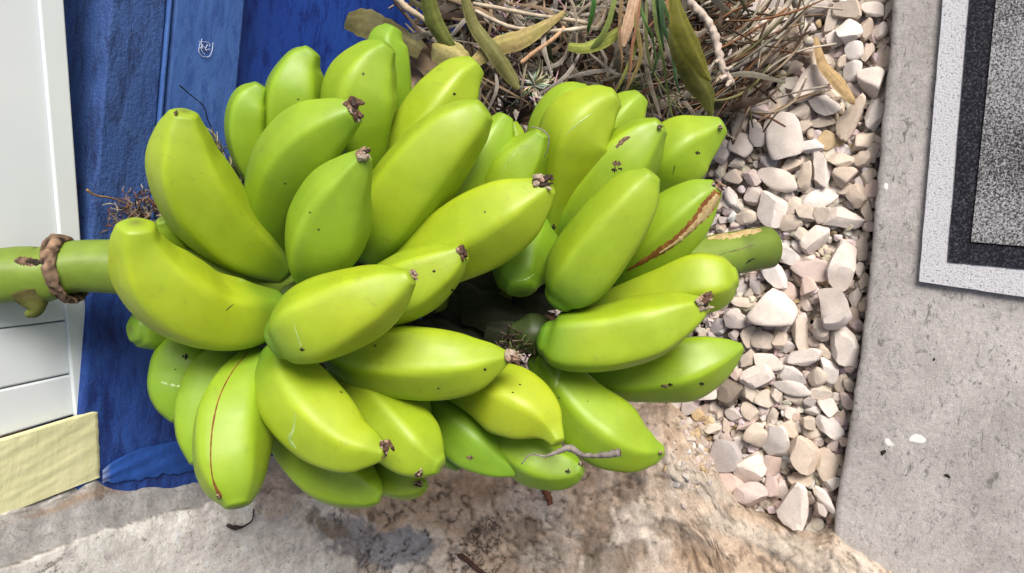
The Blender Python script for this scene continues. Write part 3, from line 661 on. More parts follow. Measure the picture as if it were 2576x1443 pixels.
# woody ring scar round the stalk, knot and stub
def ring_scar():
    dd = ax_d(165); V = []; Fc = []; cols = []
    nu, nv = 60, 12; c0 = P(166, 677, dd); Rr = 71 * dd / F
    ax = (P(230, 690, dd) - P(100, 655, dd)).normalized(); e1 = (up - ax * up.dot(ax)).normalized(); e2 = ax.cross(e1)
    for i in range(nu):
        th = 2 * math.pi * i / nu
        for j in range(nv):
            f = 2 * math.pi * j / nv; wdt = .0060 * (1 + .25 * noise.noise(Vector((th * 2, 1, 1)))); n = noise.fractal(Vector((math.cos(th) * 6, math.sin(th) * 6, f * 1.7)), .6, 2, 3)
            r = Rr * 1.005 + .0025 * math.sin(f) + .0014 * n; q = ax * (wdt * math.cos(f) * (1 + .2 * n) - .0085 * math.cos(th))
            V.append(c0 + (e1 * math.cos(th) + e2 * math.sin(th)) * r + q - B0)
            k = .5 + n; cols.append(np.clip(np.array((.20, .13, .085)) * (1 + 1.8 * n), .012, .5))
    for i in range(nu):
        for j in range(nv):
            a = i * nv + j; b = ((i + 1) % nu) * nv + j; a2 = i * nv + (j + 1) % nv; b2 = ((i + 1) % nu) * nv + (j + 1) % nv
            Fc.append((a, a2, b2, b))
    mesh_obj('ring_scar', V, Fc, M['rock'], stalk, smooth=True, cols=cols).location = (0, 0, 0)
ring_scar()

dg = bpy.context.evaluated_depsgraph_get(); dg.update()
bv = {}
def surf(o, x, y, lift=.0004):
    if o.name not in bv:
        mw = o.matrix_world if o.parent is None else Matrix.Translation(B0)
        bv[o.name] = BVHTree.FromPolygons([Vector(v.co) + (B0 if o.parent else Vector()) for v in o.data.vertices], [tuple(p.vertices) for p in o.data.polygons])
    r = ray(x, y).normalized(); h = bv[o.name].ray_cast(EYE, r)
    return None if h[0] is None else h[0] + h[1] * (lift if h[1].dot(r) < 0 else -lift)
def strip(name, o, pts, mat, n=40, m=5, lift=.0006, jag=.3, label=None):
    """thin raised scar following the surface of o"""
    A = spline(pts, n); V = []; Fc = []; ok = []
    for i, (x, y, hw) in enumerate(A):
        a = A[min(i + 1, n - 1)] - A[max(i - 1, 0)]; l = math.hypot(a[0], a[1]) or 1; nx, ny = -a[1] / l, a[0] / l
        hw = hw * (1 + jag * noise.noise(Vector((i * .45, hw, 2))) * 2)
        for j in range(m):
            v = j / (m - 1) * 2 - 1; p = surf(o, x + nx * v * hw, y + ny * v * hw, lift * (1 - v * v) - .0002)
            ok.append(p is not None); V.append((p - B0) if p is not None else Vector((0, 0, 0)))
    for i in range(n - 1):
        for j in range(m - 1):
            q = (i * m + j, i * m + j + 1, i * m + j + 1 + m, i * m + j + m)
            if all(ok[k] for k in q): Fc.append(q)
    if not Fc: return
    used = sorted({k for f in Fc for k in f}); mp = {k: i for i, k in enumerate(used)}
    s = mesh_obj(name, [V[k] for k in used], [tuple(mp[k] for k in f) for f in Fc], mat, o, smooth=True)
    if label: s['label'] = label
    return s
strip('scar', ban['b6'], [(628, 882, 1), (585, 935, 1.8), (552, 1000, 2.2), (534, 1080, 2.4), (530, 1160, 2.4), (538, 1215, 3), (556, 1252, 7)], M['red'], 60, 5, .0009)
strip('split', ban['b27'], [(1806, 484, 17), (1785, 515, 19), (1750, 558, 15), (1700, 605, 12), (1640, 645, 9), (1580, 680, 3)], M['red'], 60, 7, .0008, label='red edged split along the banana skin')
strip('split_flesh', ban['b27'], [(1806, 492, 11), (1785, 520, 14), (1752, 561, 10), (1705, 606, 6), (1660, 636, 3)], M['cream'], 60, 5, .0016)
strip('bruise', ban['b24'], [(1550, 372, 5), (1570, 352, 8), (1585, 345, 4)], M['brown'], 16, 5, .0005)
for nm, x, y, r in (('b24', 1552, 412, 11), ('b24', 1545, 428, 7), ('b24', 1560, 425, 5), ('b31', 1672, 972, 9), ('b31', 1686, 968, 6), ('b31', 1765, 966, 6), ('b4', 466, 898, 8), ('b4', 441, 930, 2.5), ('b22', 1390, 572, 8), ('b39', 1428, 1187, 7), ('b15', 1143, 237, 4), ('b32', 1478, 1010, 2), ('b34', 1220, 930, 4), ('b34', 1103, 978, 3), ('b33', 1308, 968, 3), ('b33', 1290, 988, 3), ('b9', 1138, 730, 4), ('b9', 1092, 683, 4), ('b38', 1182, 1152, 9), ('b21', 780, 535, 3), ('b18', 750, 250, 3), ('b8', 760, 880, 6), ('b26', 1755, 385, 6), ('b31', 1848, 935, 6)):
    strip('spot', ban[nm], [(x - r, y - r * .2, r * .3), (x - r * .3, y, r * .8), (x + r * .3, y + .5, r * .8), (x + r, y + r * .2, r * .3)], M['brown'] if r > 8 else M['black'], 10, 5, .0006, .8)
strip('nick', ban['b2'], [(568, 783, 1), (576, 775, 3), (588, 766, 1)], M['black'], 10, 3, .0004)
strip('nick', ban['b26'], [(1692, 440, 1), (1696, 425, 3), (1698, 415, 1)], M['black'], 10, 3, .0004)
for nm, pts in (('b7', [(742, 1040, 2), (738, 1080, 4), (728, 1105, 9), (745, 1130, 3)]), ('b32', [(1408, 925, 12), (1402, 950, 9), (1396, 975, 3)]), ('b2', [(600, 705, 4), (660, 708, 3), (715, 725, 3), (738, 742, 2)]), ('b4', [(405, 962, 2), (430, 970, 6), (470, 975, 3)]), ('b22', [(1418, 345, 1), (1450, 315, 3), (1490, 285, 1)]), ('b11', [(1262, 438, 1), (1285, 400, 2), (1315, 370, 1)]), ('b8', [(738, 808, 1.5), (746, 840, 3), (758, 872, 5)]), ('b12', [(1300, 708, 1), (1325, 703, 2.5), (1345, 690, 1)])):
    strip('sap_stain', ban[nm], [(a_, b_, c_ * .8) for a_, b_, c_ in pts], M['sap'], 24, 5, .0004, .7)

# flower remnants at the tips
def remnant(o, x, y, dx, dy, size, seed, mat='brown', back=0):
    rnd = random.Random(seed); d0 = surf(o, x, y)
    if d0 is None:
        for k in range(1, 14):
            d0 = surf(o, x - dx * k * 2.2, y - dy * k * 2.2)
            if d0 is not None: break
    if d0 is None: return
    depth = (d0 - EYE).dot(fwd) - .002; V = []; Fc = []; cols = []
    for s in range(9):
        ang = rnd.gauss(0, .42); c, sn = math.cos(ang), math.sin(ang); ex, ey = dx * c - dy * sn, dx * sn + dy * c
        ln = size * rnd.uniform(.55, 1.15); ox = rnd.uniform(-.28, .28) * size
        A = spline([(x - dy * ox - dx * size * .25, y + dx * ox - dy * size * .25, size * .20), (x - dy * ox * 1.2 + ex * ln * .4, y + dx * ox * 1.2 + ey * ln * .4, size * rnd.uniform(.12, .22)), (x - dy * ox + ex * ln + rnd.uniform(-3, 3), y + dx * ox + ey * ln + rnd.uniform(-3, 3), size * rnd.uniform(.04, .12))], 9)
        C = [P(a[0], a[1], depth + (.004 * math.sin(i * .8 + s)) * .5) for i, a in enumerate(A)]; T, Fr = frames(C); b = len(V)
        col = np.array(rnd.choice([(.10, .055, .035), (.30, .20, .14), (.04, .025, .018), (.36, .29, .22)]))
        for i, c_ in enumerate(C):
            for j in range(6):
                th = j * math.pi / 3; r = A[i][2] * depth / F * (1 + .45 * noise.noise(Vector((i * 1.1, j * 1.7, s + seed)))) 
                V.append(c_ + Fr[i][0] * math.cos(th) * r + Fr[i][1] * math.sin(th) * r * .8 - B0); cols.append(np.clip(col * (1 + .6 * noise.noise(Vector((i * 1.3, j * 2., seed)))), .01, 1))
        for i in range(len(C) - 1):
            for j in range(6): a = b + i * 6 + j; a2 = b + i * 6 + (j + 1) % 6; Fc.append((a, a2, a2 + 6, a + 6))
        Fc.append(tuple(b + k for k in range(5, -1, -1))); Fc.append(tuple(len(V) - 6 + k for k in range(6)))
    mesh_obj('flower_remnant', V, Fc, M['plant'], o, smooth=False, cols=cols)
for a in (('b20', 884, 262, .62, .78, 44, 1), ('b21', 908, 392, .72, -.25, 38, 2), ('b10', 1352, 455, .98, -.05, 36, 3), ('b9', 1160, 628, .5, .85, 28, 4), ('b8', 1036, 688, .4, .9, 22, 5), ('b7', 968, 1118, .1, 1, 30, 6), ('b30', 1766, 764, .85, -.45, 38, 7), ('b1', 440, 284, 1, -.05, 8, 8), ('b6', 548, 1248, .5, .7, 10, 9), ('b37', 1048, 1216, .8, .3, 18, 10), ('b35', 1050, 1196, .9, -.1, 16, 11), ('b27', 1802, 465, .5, .8, 26, 12), ('b34', 1280, 893, .9, .3, 34, 13), ('b39', 1462, 1165, .2, 1, 12, 14), ('b16', 985, 118, .4, .8, 10, 15), ('b32', 1662, 1138, .3, .4, 12, 16), ('b24', 1658, 318, .5, .7, 10, 17), ('b26', 1812, 318, .4, .8, 10, 18)):
    remnant(ban[a[0]], *a[1:])
# crowns: where the hands of bananas join the stalk
def crown(x, y, rx, ry, off, seed):
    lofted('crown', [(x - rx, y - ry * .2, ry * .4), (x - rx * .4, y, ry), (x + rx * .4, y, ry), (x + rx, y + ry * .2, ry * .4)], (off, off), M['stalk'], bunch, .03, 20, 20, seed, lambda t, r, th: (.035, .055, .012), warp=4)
crown(770, 750, 60, 50, .0, 301); crown(1340, 840, 55, 50, .01, 302); crown(690, 860, 50, 40, .0, 303); crown(1000, 640, 80, 50, .02, 304)
def gap_shade_fill():  # near-black sheets added to put deep shade into the bunch's gaps, plus dry fibres
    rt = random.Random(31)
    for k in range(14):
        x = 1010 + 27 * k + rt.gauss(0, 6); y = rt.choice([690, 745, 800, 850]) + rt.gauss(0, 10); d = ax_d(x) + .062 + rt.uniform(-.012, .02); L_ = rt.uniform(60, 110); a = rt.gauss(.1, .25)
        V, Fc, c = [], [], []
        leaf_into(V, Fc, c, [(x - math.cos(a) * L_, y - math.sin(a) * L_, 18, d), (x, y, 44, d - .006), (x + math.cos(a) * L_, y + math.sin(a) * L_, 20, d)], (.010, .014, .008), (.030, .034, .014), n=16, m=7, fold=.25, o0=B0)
        mesh_obj('gap_shade_sheet', V, Fc, M['plant'], bunch, smooth=True, cols=c)
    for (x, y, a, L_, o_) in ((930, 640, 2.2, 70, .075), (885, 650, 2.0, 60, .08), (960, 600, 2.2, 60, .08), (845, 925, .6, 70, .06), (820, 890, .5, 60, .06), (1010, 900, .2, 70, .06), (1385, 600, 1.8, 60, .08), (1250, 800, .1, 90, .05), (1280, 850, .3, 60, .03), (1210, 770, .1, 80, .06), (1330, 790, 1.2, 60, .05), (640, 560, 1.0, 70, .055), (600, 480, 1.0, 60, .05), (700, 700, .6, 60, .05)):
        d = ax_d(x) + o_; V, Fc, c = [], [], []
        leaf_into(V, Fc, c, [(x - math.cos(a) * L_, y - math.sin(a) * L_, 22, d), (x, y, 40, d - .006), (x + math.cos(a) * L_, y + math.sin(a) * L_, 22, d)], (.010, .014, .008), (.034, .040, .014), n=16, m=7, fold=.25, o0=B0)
        mesh_obj('gap_shade_sheet', V, Fc, M['plant'], bunch, smooth=True, cols=c)
    V, Fc, c = [], [], []
    for _ in range(120):
        x = rt.gauss(1300, 30); y = rt.gauss(872, 16); a = rt.uniform(0, 6.3); L_ = rt.uniform(12, 34); d = ax_d(x) + rt.uniform(-.01, .03)
        tube_into(V, Fc, c, [(x, y, 2.5, d), (x + math.cos(a) * L_, y + math.sin(a) * L_, 1, d - .004)], rt.choice([(.05, .03, .025), (.14, .10, .07), (.02, .015, .012), (.10, .12, .04)]), 4, 6)
    mesh_obj('dry_fibres', V, Fc, M['plant'], bunch, cols=c).location = -B0
# stub under the stalk and knot hole
stub = lofted('bract_stub', [(78, 738, 46), (86, 765, 30), (84, 783, 20), (70, 792, 10)], (-.004, -.006), M['rock'], stalk, .05, 18, 16, 401, lambda t, r, th: tuple(np.array((.10, .07, .03)) * (1 - t) + np.array((.17, .22, .035)) * t), warp=5)
strip('knot', stalk, [(36, 657, 4), (55, 657, 12), (80, 660, 12), (106, 660, 4)], M['brown'], 24, 7, .0008, .3)
strip('knot_hole', stalk, [(66, 659, 3), (78, 659, 9), (92, 661, 8), (104, 661, 3)], M['black'], 18, 7, .0016, .3)
strip('split', stalk, [(1780, 600, 3), (1830, 592, 12), (1880, 580, 14), (1915, 580, 4)], M['cream'], 30, 5, .0012, .4)
strip('nick', stalk, [(1780, 650, 1), (1860, 628, 2), (1900, 615, 1)], M['brown'], 20, 3, .0004)
strip('nick', stalk, [(1875, 665, 1), (1887, 656, 4), (1900, 650, 1)], M['black'], 12, 3, .0005)

# ------------------------------------------------------------------ plants, roots, leaves (top of the picture)
def tube_into(V, Fc, cols, pts, col, ns=5, n=16, wr=.15, o0=Vector()):
    """pts rows: x, y, half width px, depth"""
    A = spline(pts, n); C = [P(a[0], a[1], a[3]) for a in A]; T, Fr = frames(C); b = len(V); sd = random.random() * 99
    for i, c in enumerate(C):
        for j in range(ns):
            th = 2 * math.pi * j / ns; r = max(.3, A[i][2]) * A[i][3] / F * (1 + wr * 2 * noise.noise(Vector((i * .8, sd, j * .6))))
            V.append(c + (Fr[i][0] * math.cos(th) + Fr[i][1] * math.sin(th)) * r - o0)
            cols.append(tuple(np.clip(np.array(col) * (1 + .5 * noise.noise(Vector((i * .5, sd, 3)))), .004, .9)))
    for i in range(n - 1):
        for j in range(ns):
            a = b + i * ns + j; a2 = b + i * ns + (j + 1) % ns; Fc.append((a, a2, a2 + ns, a + ns))
    Fc.append(tuple(b + k for k in range(ns - 1, -1, -1))); Fc.append(tuple(len(V) - ns + k for k in range(ns)))
def twig(name, label, cat, pts, col, parent=None, group=None, n=24, wr=.25, ns=7):
    V, Fc, c = [], [], []; tube_into(V, Fc, c, pts, col, ns, n, wr)
    o = mesh_obj(name, V, Fc, M['plant'], parent, smooth=True, cols=c)
    if label: tag(o, label, cat, group)
    return o
def leaf_into(V, Fc, cols, pts, c1, c2, fold=.35, n=26, m=7, twist=0., o0=Vector()):
    A = spline(pts, n); C = [P(a[0], a[1], a[3]) for a in A]; T, Fr = frames(C); b = len(V); sd = random.random() * 50
    for side in (0, 1):
        for i, c in enumerate(C):
            hw = A[i][2] * A[i][3] / F; nn, bb = Fr[i]; t = i / (n - 1); tw = twist * t
            e1 = nn * math.cos(tw) + bb * math.sin(tw); e2 = -nn * math.sin(tw) + bb * math.cos(tw)
            if e2.dot(fwd) > 0: e2 = -e2
            for j in range(m):
                v = j / (m - 1) * 2 - 1
                lift = -fold * hw * (1 - abs(v)) * 1.0 + .10 * hw * noise.noise(Vector((i * .35, v * 1.5, sd)))
                p = c + e1 * v * hw * (1 + .12 * noise.noise(Vector((i * .5, sd, v)))) - e2 * lift - e2 * (.0004 if side else -.0004) * (1 - v * v)
                V.append(p - o0); k = .5 + .5 * noise.noise(Vector((i * .2, v * 2.5, sd)))
                cols.append(tuple(np.clip(np.array(c1) * (1 - k) + np.array(c2) * k, 0, 1) * (1 - .25 * (j % 2))))
    for side in (0, 1):
        q = b + side * n * m
        for i in range(n - 1):
            for j in range(m - 1):
                a = q + i * m + j; f = (a, a + 1, a + m + 1, a + m); Fc.append(f if side else f[::-1])
def leaf(name, label, cat, pts, c1, c2, group=None, **kw):
    V, Fc, c = [], [], []; leaf_into(V, Fc, c, pts, c1, c2, **kw)
    return tag(mesh_obj(name, V, Fc, M['plant'], None, smooth=True, cols=c), label, cat, group)
GD = lambda x, y, z=.0: (on_ground(x, y, z) - EYE).dot(fwd)
def tangle():
    rt = random.Random(3); V, Fc, c = [], [], []
    pal = [(.33, .25, .17), (.42, .34, .25), (.22, .15, .09), (.12, .07, .04), (.30, .27, .20), (.48, .42, .33), (.16, .15, .06), (.24, .11, .05)]
    def zone(n, x0, x1, y0, y1, dlo, dhi, amean, asd, l0, l1, w0, w1, pal=pal):
        for _ in range(n):
            x = rt.uniform(x0, x1); y = rt.uniform(y0, y1); a = rt.gauss(amean, asd); L_ = rt.uniform(l0, l1); cu = rt.gauss(0, .7); d = rt.uniform(dlo, dhi)
            pts = []
            for k in range(4):
                t = k / 3 - .5; pts.append((x + math.cos(a + cu * t) * L_ * t, y + math.sin(a + cu * t) * L_ * t, rt.uniform(w0, w1) * (1 - .5 * abs(t)), d + rt.gauss(0, .008)))
            dk = rt.uniform(.18, 1.0); tube_into(V, Fc, c, pts, tuple(v * dk for v in rt.choice(pal)), 4, 9)
    zone(420, 1050, 1880, -120, 290, .86, .93, 0, 1.6, 60, 220, 1.5, 4.5)
    zone(260, 1080, 1900, -620, -120, .90, .98, 0, 1.6, 80, 240, 2, 5)
    zone(300, 1180, 1700, -120, 260, .80, .88, 0, 1.5, 60, 220, 1.2, 3.6)
    zone(90, 1620, 2000, 0, 280, .84, .90, -.62, .22, 150, 330, 2, 4.5)
    zone(70, 1480, 1720, 180, 290, .80, .88, 0, 1.2, 60, 140, 1, 2.5)
    for _ in range(170):
        x = rt.uniform(1050, 1900); y = rt.uniform(-100, 270); a = rt.gauss(0, 1.4); L_ = rt.uniform(40, 120); d = rt.uniform(.80, .90); cu = rt.gauss(0, .5); w_ = rt.uniform(5, 13); dk = rt.uniform(.3, .9); pc = rt.choice(pal + [(.38, .30, .22), (.10, .13, .03)])
        leaf_into(V, Fc, c, [(x - math.cos(a) * L_, y - math.sin(a) * L_, w_ * .5, d), (x, y, w_, d - .01), (x + math.cos(a + cu) * L_, y + math.sin(a + cu) * L_, 1.5, d + .01)], tuple(v * dk * .45 for v in pc), tuple(v * dk * .75 for v in pc), n=8, m=3)
    for _ in range(110):
        x = rt.uniform(1150, 1640); y = rt.uniform(-90, 230); a = rt.gauss(.2, 1.2); L_ = rt.uniform(50, 130); d = rt.uniform(.77, .83); cu = rt.gauss(0, .6); w_ = rt.uniform(2.5, 6); dk = rt.uniform(.5, 1.0); pc = rt.choice([(.50, .42, .32), (.44, .37, .27), (.56, .50, .42), (.40, .28, .17)])
        leaf_into(V, Fc, c, [(x - math.cos(a) * L_, y - math.sin(a) * L_, w_ * .5, d), (x, y, w_, d - .01), (x + math.cos(a + cu) * L_, y + math.sin(a + cu) * L_, 1.2, d + .01)], tuple(v * dk * .6 for v in pc), tuple(v * dk for v in pc), n=9, m=3)
    o = mesh_obj('dry_root_tangle', V, Fc, M['plant'], smooth=True, cols=c)
    tag(o, 'tangle of dry brown roots, straw and dead stems above the bananas', 'dry roots', kind='stuff')
    # radiating white root fans
    V, Fc, c = [], [], []
    for (cx, cy, n, rr, d, span, a0) in ((1345, 215, 46, 85, .79, 6.28, 0), (1270, 60, 30, 110, .81, 6.28, 0), (1395, 60, 34, 120, .81, 6.28, 0), (1345, 240, 26, 70, .78, 1.2, 1.2)):
        for _ in range(n):
            a = a0 + rt.uniform(-.5, .5) * span; L_ = rt.uniform(.4, 1) * rr; cu = rt.gauss(0, .5)
            pts = [(cx + rt.gauss(0, 4), cy + rt.gauss(0, 4), 3.0, d), (cx + math.cos(a) * L_ * .5, cy + math.sin(a) * L_ * .5, 2.6, d - .01 + rt.gauss(0, .006)), (cx + math.cos(a + cu) * L_, cy + math.sin(a + cu) * L_, 1.2, d + .012)]
            tube_into(V, Fc, c, pts, tuple(v * rt.uniform(.5, 1) for v in (.52, .45, .36)), 4, 9)
    o = mesh_obj('pale_root_fan', V, Fc, M['plant'], smooth=True, cols=c)
    tag(o, 'spreading fans of pale dry rootlets just above the upper bananas', 'roots', kind='stuff')
tangle()
gap_shade_fill()
def soil_mound():
    V = []; Fc = []; nx, ny = 90, 50
    for i in range(nx + 1):
        for j in range(ny + 1):
            x = 950 + 1000 * i / nx; y = -760 + 1060 * j / ny; p = on_ground(x, y, -.05)
            e = min(1, (i / nx) * 6, (1 - i / nx) * 3, (1 - j / ny) * 4, (j / ny) * 6)
            p.y = min(p.y, .02); p.z = -.055 + max(0, e) * (.05 + .02 * noise.fractal(Vector((p.x * 14, p.y * 14, 0)), .7, 2, 4)); V.append(p)
    for i in range(nx):
        for j in range(ny): a = i * (ny + 1) + j; Fc.append((a, a + 1, a + ny + 2, a + ny + 1))
    tag(mesh_obj('soil', V, Fc, M['soil'], smooth=True), kind='structure')
soil_mound()
OL1, OL2 = (.10, .12, .02), (.20, .19, .035)
leaf('dead_leaf', 'wide brown and olive leaf end against the blue wall, left of the plants', 'leaf', [(872, 52, 22, .80), (905, 55, 34, .79), (950, 72, 36, .79), (1000, 95, 30, .80), (1060, 130, 22, .80)], (.06, .06, .02), (.17, .15, .055), fold=.15)
leaf('dead_leaf', 'long brown leaf lying under the curled sheath beside the upper bananas', 'leaf', [(1000, 92, 14, .82), (1040, 125, 26, .82), (1085, 165, 30, .82), (1130, 200, 28, .82)], (.22, .15, .09), (.36, .26, .16), fold=.2)
leaf('dead_leaf', 'pale brown dead leaf wedged between two upper banana groups', 'leaf', [(1035, 160, 30, .84), (1045, 205, 42, .83), (1050, 250, 40, .83), (1030, 300, 20, .83)], (.30, .20, .12), (.44, .33, .22), fold=.1)
leaf('curled_sheath', 'curled yellow-brown leaf sheath beside the blue recess', 'leaf sheath', [(1095, 120, 18, .78), (1112, 130, 34, .775), (1150, 150, 36, .775), (1185, 175, 18, .78)], (.32, .27, .08), (.42, .38, .16), fold=.8)
leaf('green_strap_leaf', 'olive strap leaf hanging from the top edge beside the blue wall', 'leaf', [(1075, -60, 20, .74), (1078, 0, 20, .75), (1095, 60, 22, .76), (1130, 115, 16, .77), (1150, 135, 6, .78)], (.10, .12, .02), (.17, .19, .045), fold=.4)
leaf('green_strap_leaf', 'narrow olive leaf crossing down in front of the pale roots', 'leaf', [(1160, -40, 10, .75), (1190, 60, 15, .76), (1240, 130, 20, .76), (1285, 195, 16, .77), (1305, 225, 4, .77)], (.12, .12, .035), (.22, .21, .07), fold=.4)
leaf('dead_leaf', 'yellow-green dying leaf with rusty end in the middle of the roots', 'leaf', [(1190, 160, 14, .77), (1250, 118, 24, .765), (1310, 100, 24, .76), (1380, 60, 12, .76), (1420, 30, 5, .76)], (.30, .28, .07), (.42, .30, .14), fold=.3)
leaf('green_leaf', 'small bent green leaf right of the root fan', 'leaf', [(1430, 118, 10, .76), (1470, 122, 14, .755), (1520, 105, 16, .755), (1570, 70, 9, .76)], (.16, .22, .03), (.34, .34, .08), fold=.4)
leaf('dead_leaf', 'pinkish orange dry leaf hanging from the top edge', 'leaf', [(1600, -40, 10, .73), (1592, 20, 15, .735), (1575, 80, 13, .74), (1568, 118, 4, .745)], (.50, .30, .18), (.60, .42, .28), fold=.3)
leaf('dead_leaf', 'orange dry leaf tip hanging at the top beside the broad olive leaf', 'leaf', [(1690, -60, 14, .71), (1690, -10, 16, .71), (1692, 25, 12, .715), (1694, 48, 3, .72)], (.55, .32, .10), (.62, .40, .18), fold=.3)
leaf('broad_leaf', 'broad olive green leaf, nearer of the two hanging over the gravel edge', 'leaf', [(1690, -60, 10, .68), (1698, 10, 15, .685), (1712, 70, 26, .69), (1740, 130, 27, .70), (1770, 182, 14, .71), (1788, 204, 3, .712)], (.11, .11, .014), (.17, .16, .02), fold=.35)
leaf('broad_leaf', 'darker folded olive leaf behind the broad one over the gravel edge', 'leaf', [(1690, 60, 10, .72), (1708, 120, 24, .72), (1742, 190, 30, .73), (1775, 240, 24, .74), (1790, 290, 6, .75)], (.075, .08, .014), (.12, .12, .02), fold=.3)
leaf('green_leaf', 'flat green leaf on the soil just above the right banana group', 'leaf', [(1565, 200, 22, .84), (1600, 235, 34, .84), (1640, 262, 26, .84), (1655, 280, 8, .84)], (.08, .16, .03), (.14, .26, .05), fold=.15)
leaf('dead_leaf', 'pale grey-brown dead leaf under the grass above the right bananas', 'leaf', [(1490, 200, 10, .86), (1520, 220, 34, .855), (1560, 235, 30, .855), (1600, 225, 10, .86)], (.30, .25, .18), (.40, .34, .26), fold=.15)
leaf('dead_leaf', 'long yellow-brown dead leaf lying on the gravel', 'leaf', [(2052, 95, 6, GD(2052, 95, -.005)), (2068, 160, 14, GD(2068, 160, .0)), (2105, 205, 18, GD(2105, 205, .0)), (2140, 250, 12, GD(2140, 250, -.003)), (2150, 262, 3, GD(2150, 262, -.008))], (.36, .23, .10), (.50, .36, .18), fold=.4)
def grass_tuft():
    rt = random.Random(8); g = empty('grass_tuft', P(1640, -20, .74)); tag(g, 'tuft of green and reddish grass blades hanging from the top, before the roots', 'grass')
    data = [((1582, -40), (1590, 40), (1600, 110), (1570, 190), (1548, 235), (.20, .22, .05)), ((1590, -40), (1600, 60), (1612, 140), (1590, 200), (1568, 240), (.26, .20, .07)), ((1640, -40), (1650, 60), (1668, 150), (1684, 260), (1700, 330), (.16, .22, .06)), ((1630, -40), (1625, 60), (1632, 150), (1660, 210), (1720, 290), (.20, .22, .08)), ((1645, -30), (1658, 40), (1665, 110), (1650, 160), (1640, 200), (.06, .13, .045)), ((1655, -30), (1680, 40), (1705, 90), (1720, 110), (1740, 150), (.08, .15, .04)), ((1490, -30), (1494, 10), (1486, 50), (1480, 75), (1478, 90), (.06, .17, .03)), ((1610, -40), (1604, 50), (1590, 120), (1585, 180), (1575, 230), (.34, .16, .09)), ((1570, -40), (1562, 20), (1558, 90), (1565, 150), (1560, 190), (.28, .18, .09)), ((1660, -40), (1668, 60), (1690, 120), (1700, 200), (1712, 240), (.05, .11, .045)), ((1600, -40), (1620, 50), (1640, 90), (1648, 140), (1650, 180), (.10, .20, .05)), ((1550, -20), (1530, 60), (1500, 110), (1470, 130), (1440, 132), (.17, .22, .05))]
    for k, q in enumerate(data):
        V, Fc, c = [], [], []; d = .73 + rt.uniform(0, .03); w = rt.uniform(3.5, 7)
        leaf_into(V, Fc, c, [(*q[0], w * .8, d), (*q[1], w, d + .004), (*q[2], w * .9, d + .012), (*q[3], w * .6, d + .02), (*q[4], .8, d + .03)], tuple(v * .7 for v in q[5]), tuple(v * 1.2 for v in q[5]), fold=.5, n=20, m=3, o0=g.location)
        mesh_obj('blade', V, Fc, M['plant'], g, smooth=True, cols=c)
grass_tuft()
PALE = (.50, .45, .37)
t1 = twig('knobby_twig', 'pale knobbly twig hanging diagonally over the gravel beside the broad leaf', 'twig', [(1700, -60, 9, .72), (1730, 0, 9, .73), (1775, 45, 11, .735), (1800, 100, 11, .74), (1815, 165, 10, .745), (1832, 195, 9, .75), (1846, 212, 5, .755)], (.52, .43, .36), n=44, wr=.45)
for (a, b, c_, d_) in ((1795, 92, 1806, 84), (1812, 150, 1798, 158), (1828, 190, 1812, 200), (1838, 205, 1826, 218), (1822, 178, 1838, 170)):
    V, Fc, c = [], [], []; tube_into(V, Fc, c, [(a, b, 6, .745), ((a + c_) / 2, (b + d_) / 2, 5, .742), (c_, d_, 4, .742)], (.50, .41, .34), 7, 8, .4); mesh_obj('knob', V, Fc, M['plant'], t1, smooth=True, cols=c)
twig('dry_twig', 'short straight pale stem at the top, ending on the gravel', 'stem', [(1985, -60, 8, .86), (2000, 0, 10, .88), (2018, 60, 11, .90), (2036, 112, 12, GD(2036, 112, .006))], PALE, wr=.12)
for i, (pts, lb) in enumerate([([(2060, -40), (1990, 60), (1900, 140), (1800, 195), (1690, 265)], 'lowest pale dry stem of the bundle slanting over the gravel top'), ([(2010, -30), (1950, 50), (1880, 120), (1800, 165), (1740, 185)], 'second dry stem from below in the bundle slanting over the gravel'), ([(1960, -40), (1900, 40), (1840, 95), (1780, 135), (1700, 170)], 'middle dry stem of the slanting bundle, close to the knobbly twig'), ([(1900, -40), (1850, 20), (1800, 60), (1740, 95), (1690, 110)], 'uppermost dry stem of the slanting bundle beside the broad leaf'), ([(2030, -10), (1960, 80), (1890, 150), (1830, 180), (1790, 190)], 'thin grey stem lying between the two lowest slanting stems')]):
    d = [.88, .88, .875, .87, .89][i]; w = [8, 7, 6, 6, 4][i]
    twig('dry_twig', lb, 'stem', [(x, y, w, d - .004 * k) for k, (x, y) in enumerate(pts)], [(.42, .39, .32), (.40, .35, .27), (.33, .28, .21), (.28, .25, .18), (.34, .31, .26)][i], group='dry stems over the gravel', wr=.15)
twig('dry_twig', 'cream dry stalk slanting from the top over the blue recess', 'stem', [(985, -20, 8, .78), (1020, 18, 9, .78), (1060, 45, 7, .785), (1090, 70, 5, .79)], (.46, .38, .26), wr=.15)
for i, (pts, c_, lb) in enumerate([([(1190, 10), (1260, 22), (1340, 38), (1440, 52), (1480, 60)], (.46, .38, .28), 'upper of two straw stalks lying across the root tangle'), ([(1195, 28), (1250, 55), (1300, 72), (1400, 78), (1480, 70)], (.50, .42, .32), 'lower of two straw stalks lying across the root tangle'), ([(1420, 70), (1390, 100), (1340, 135), (1310, 160)], (.46, .28, .16), 'rusty stalk slanting down from the straw to the root fan')]):
    twig('straw_stalk', lb, 'stalk', [(x, y, 5.5, .765) for x, y in pts], c_, wr=.15)

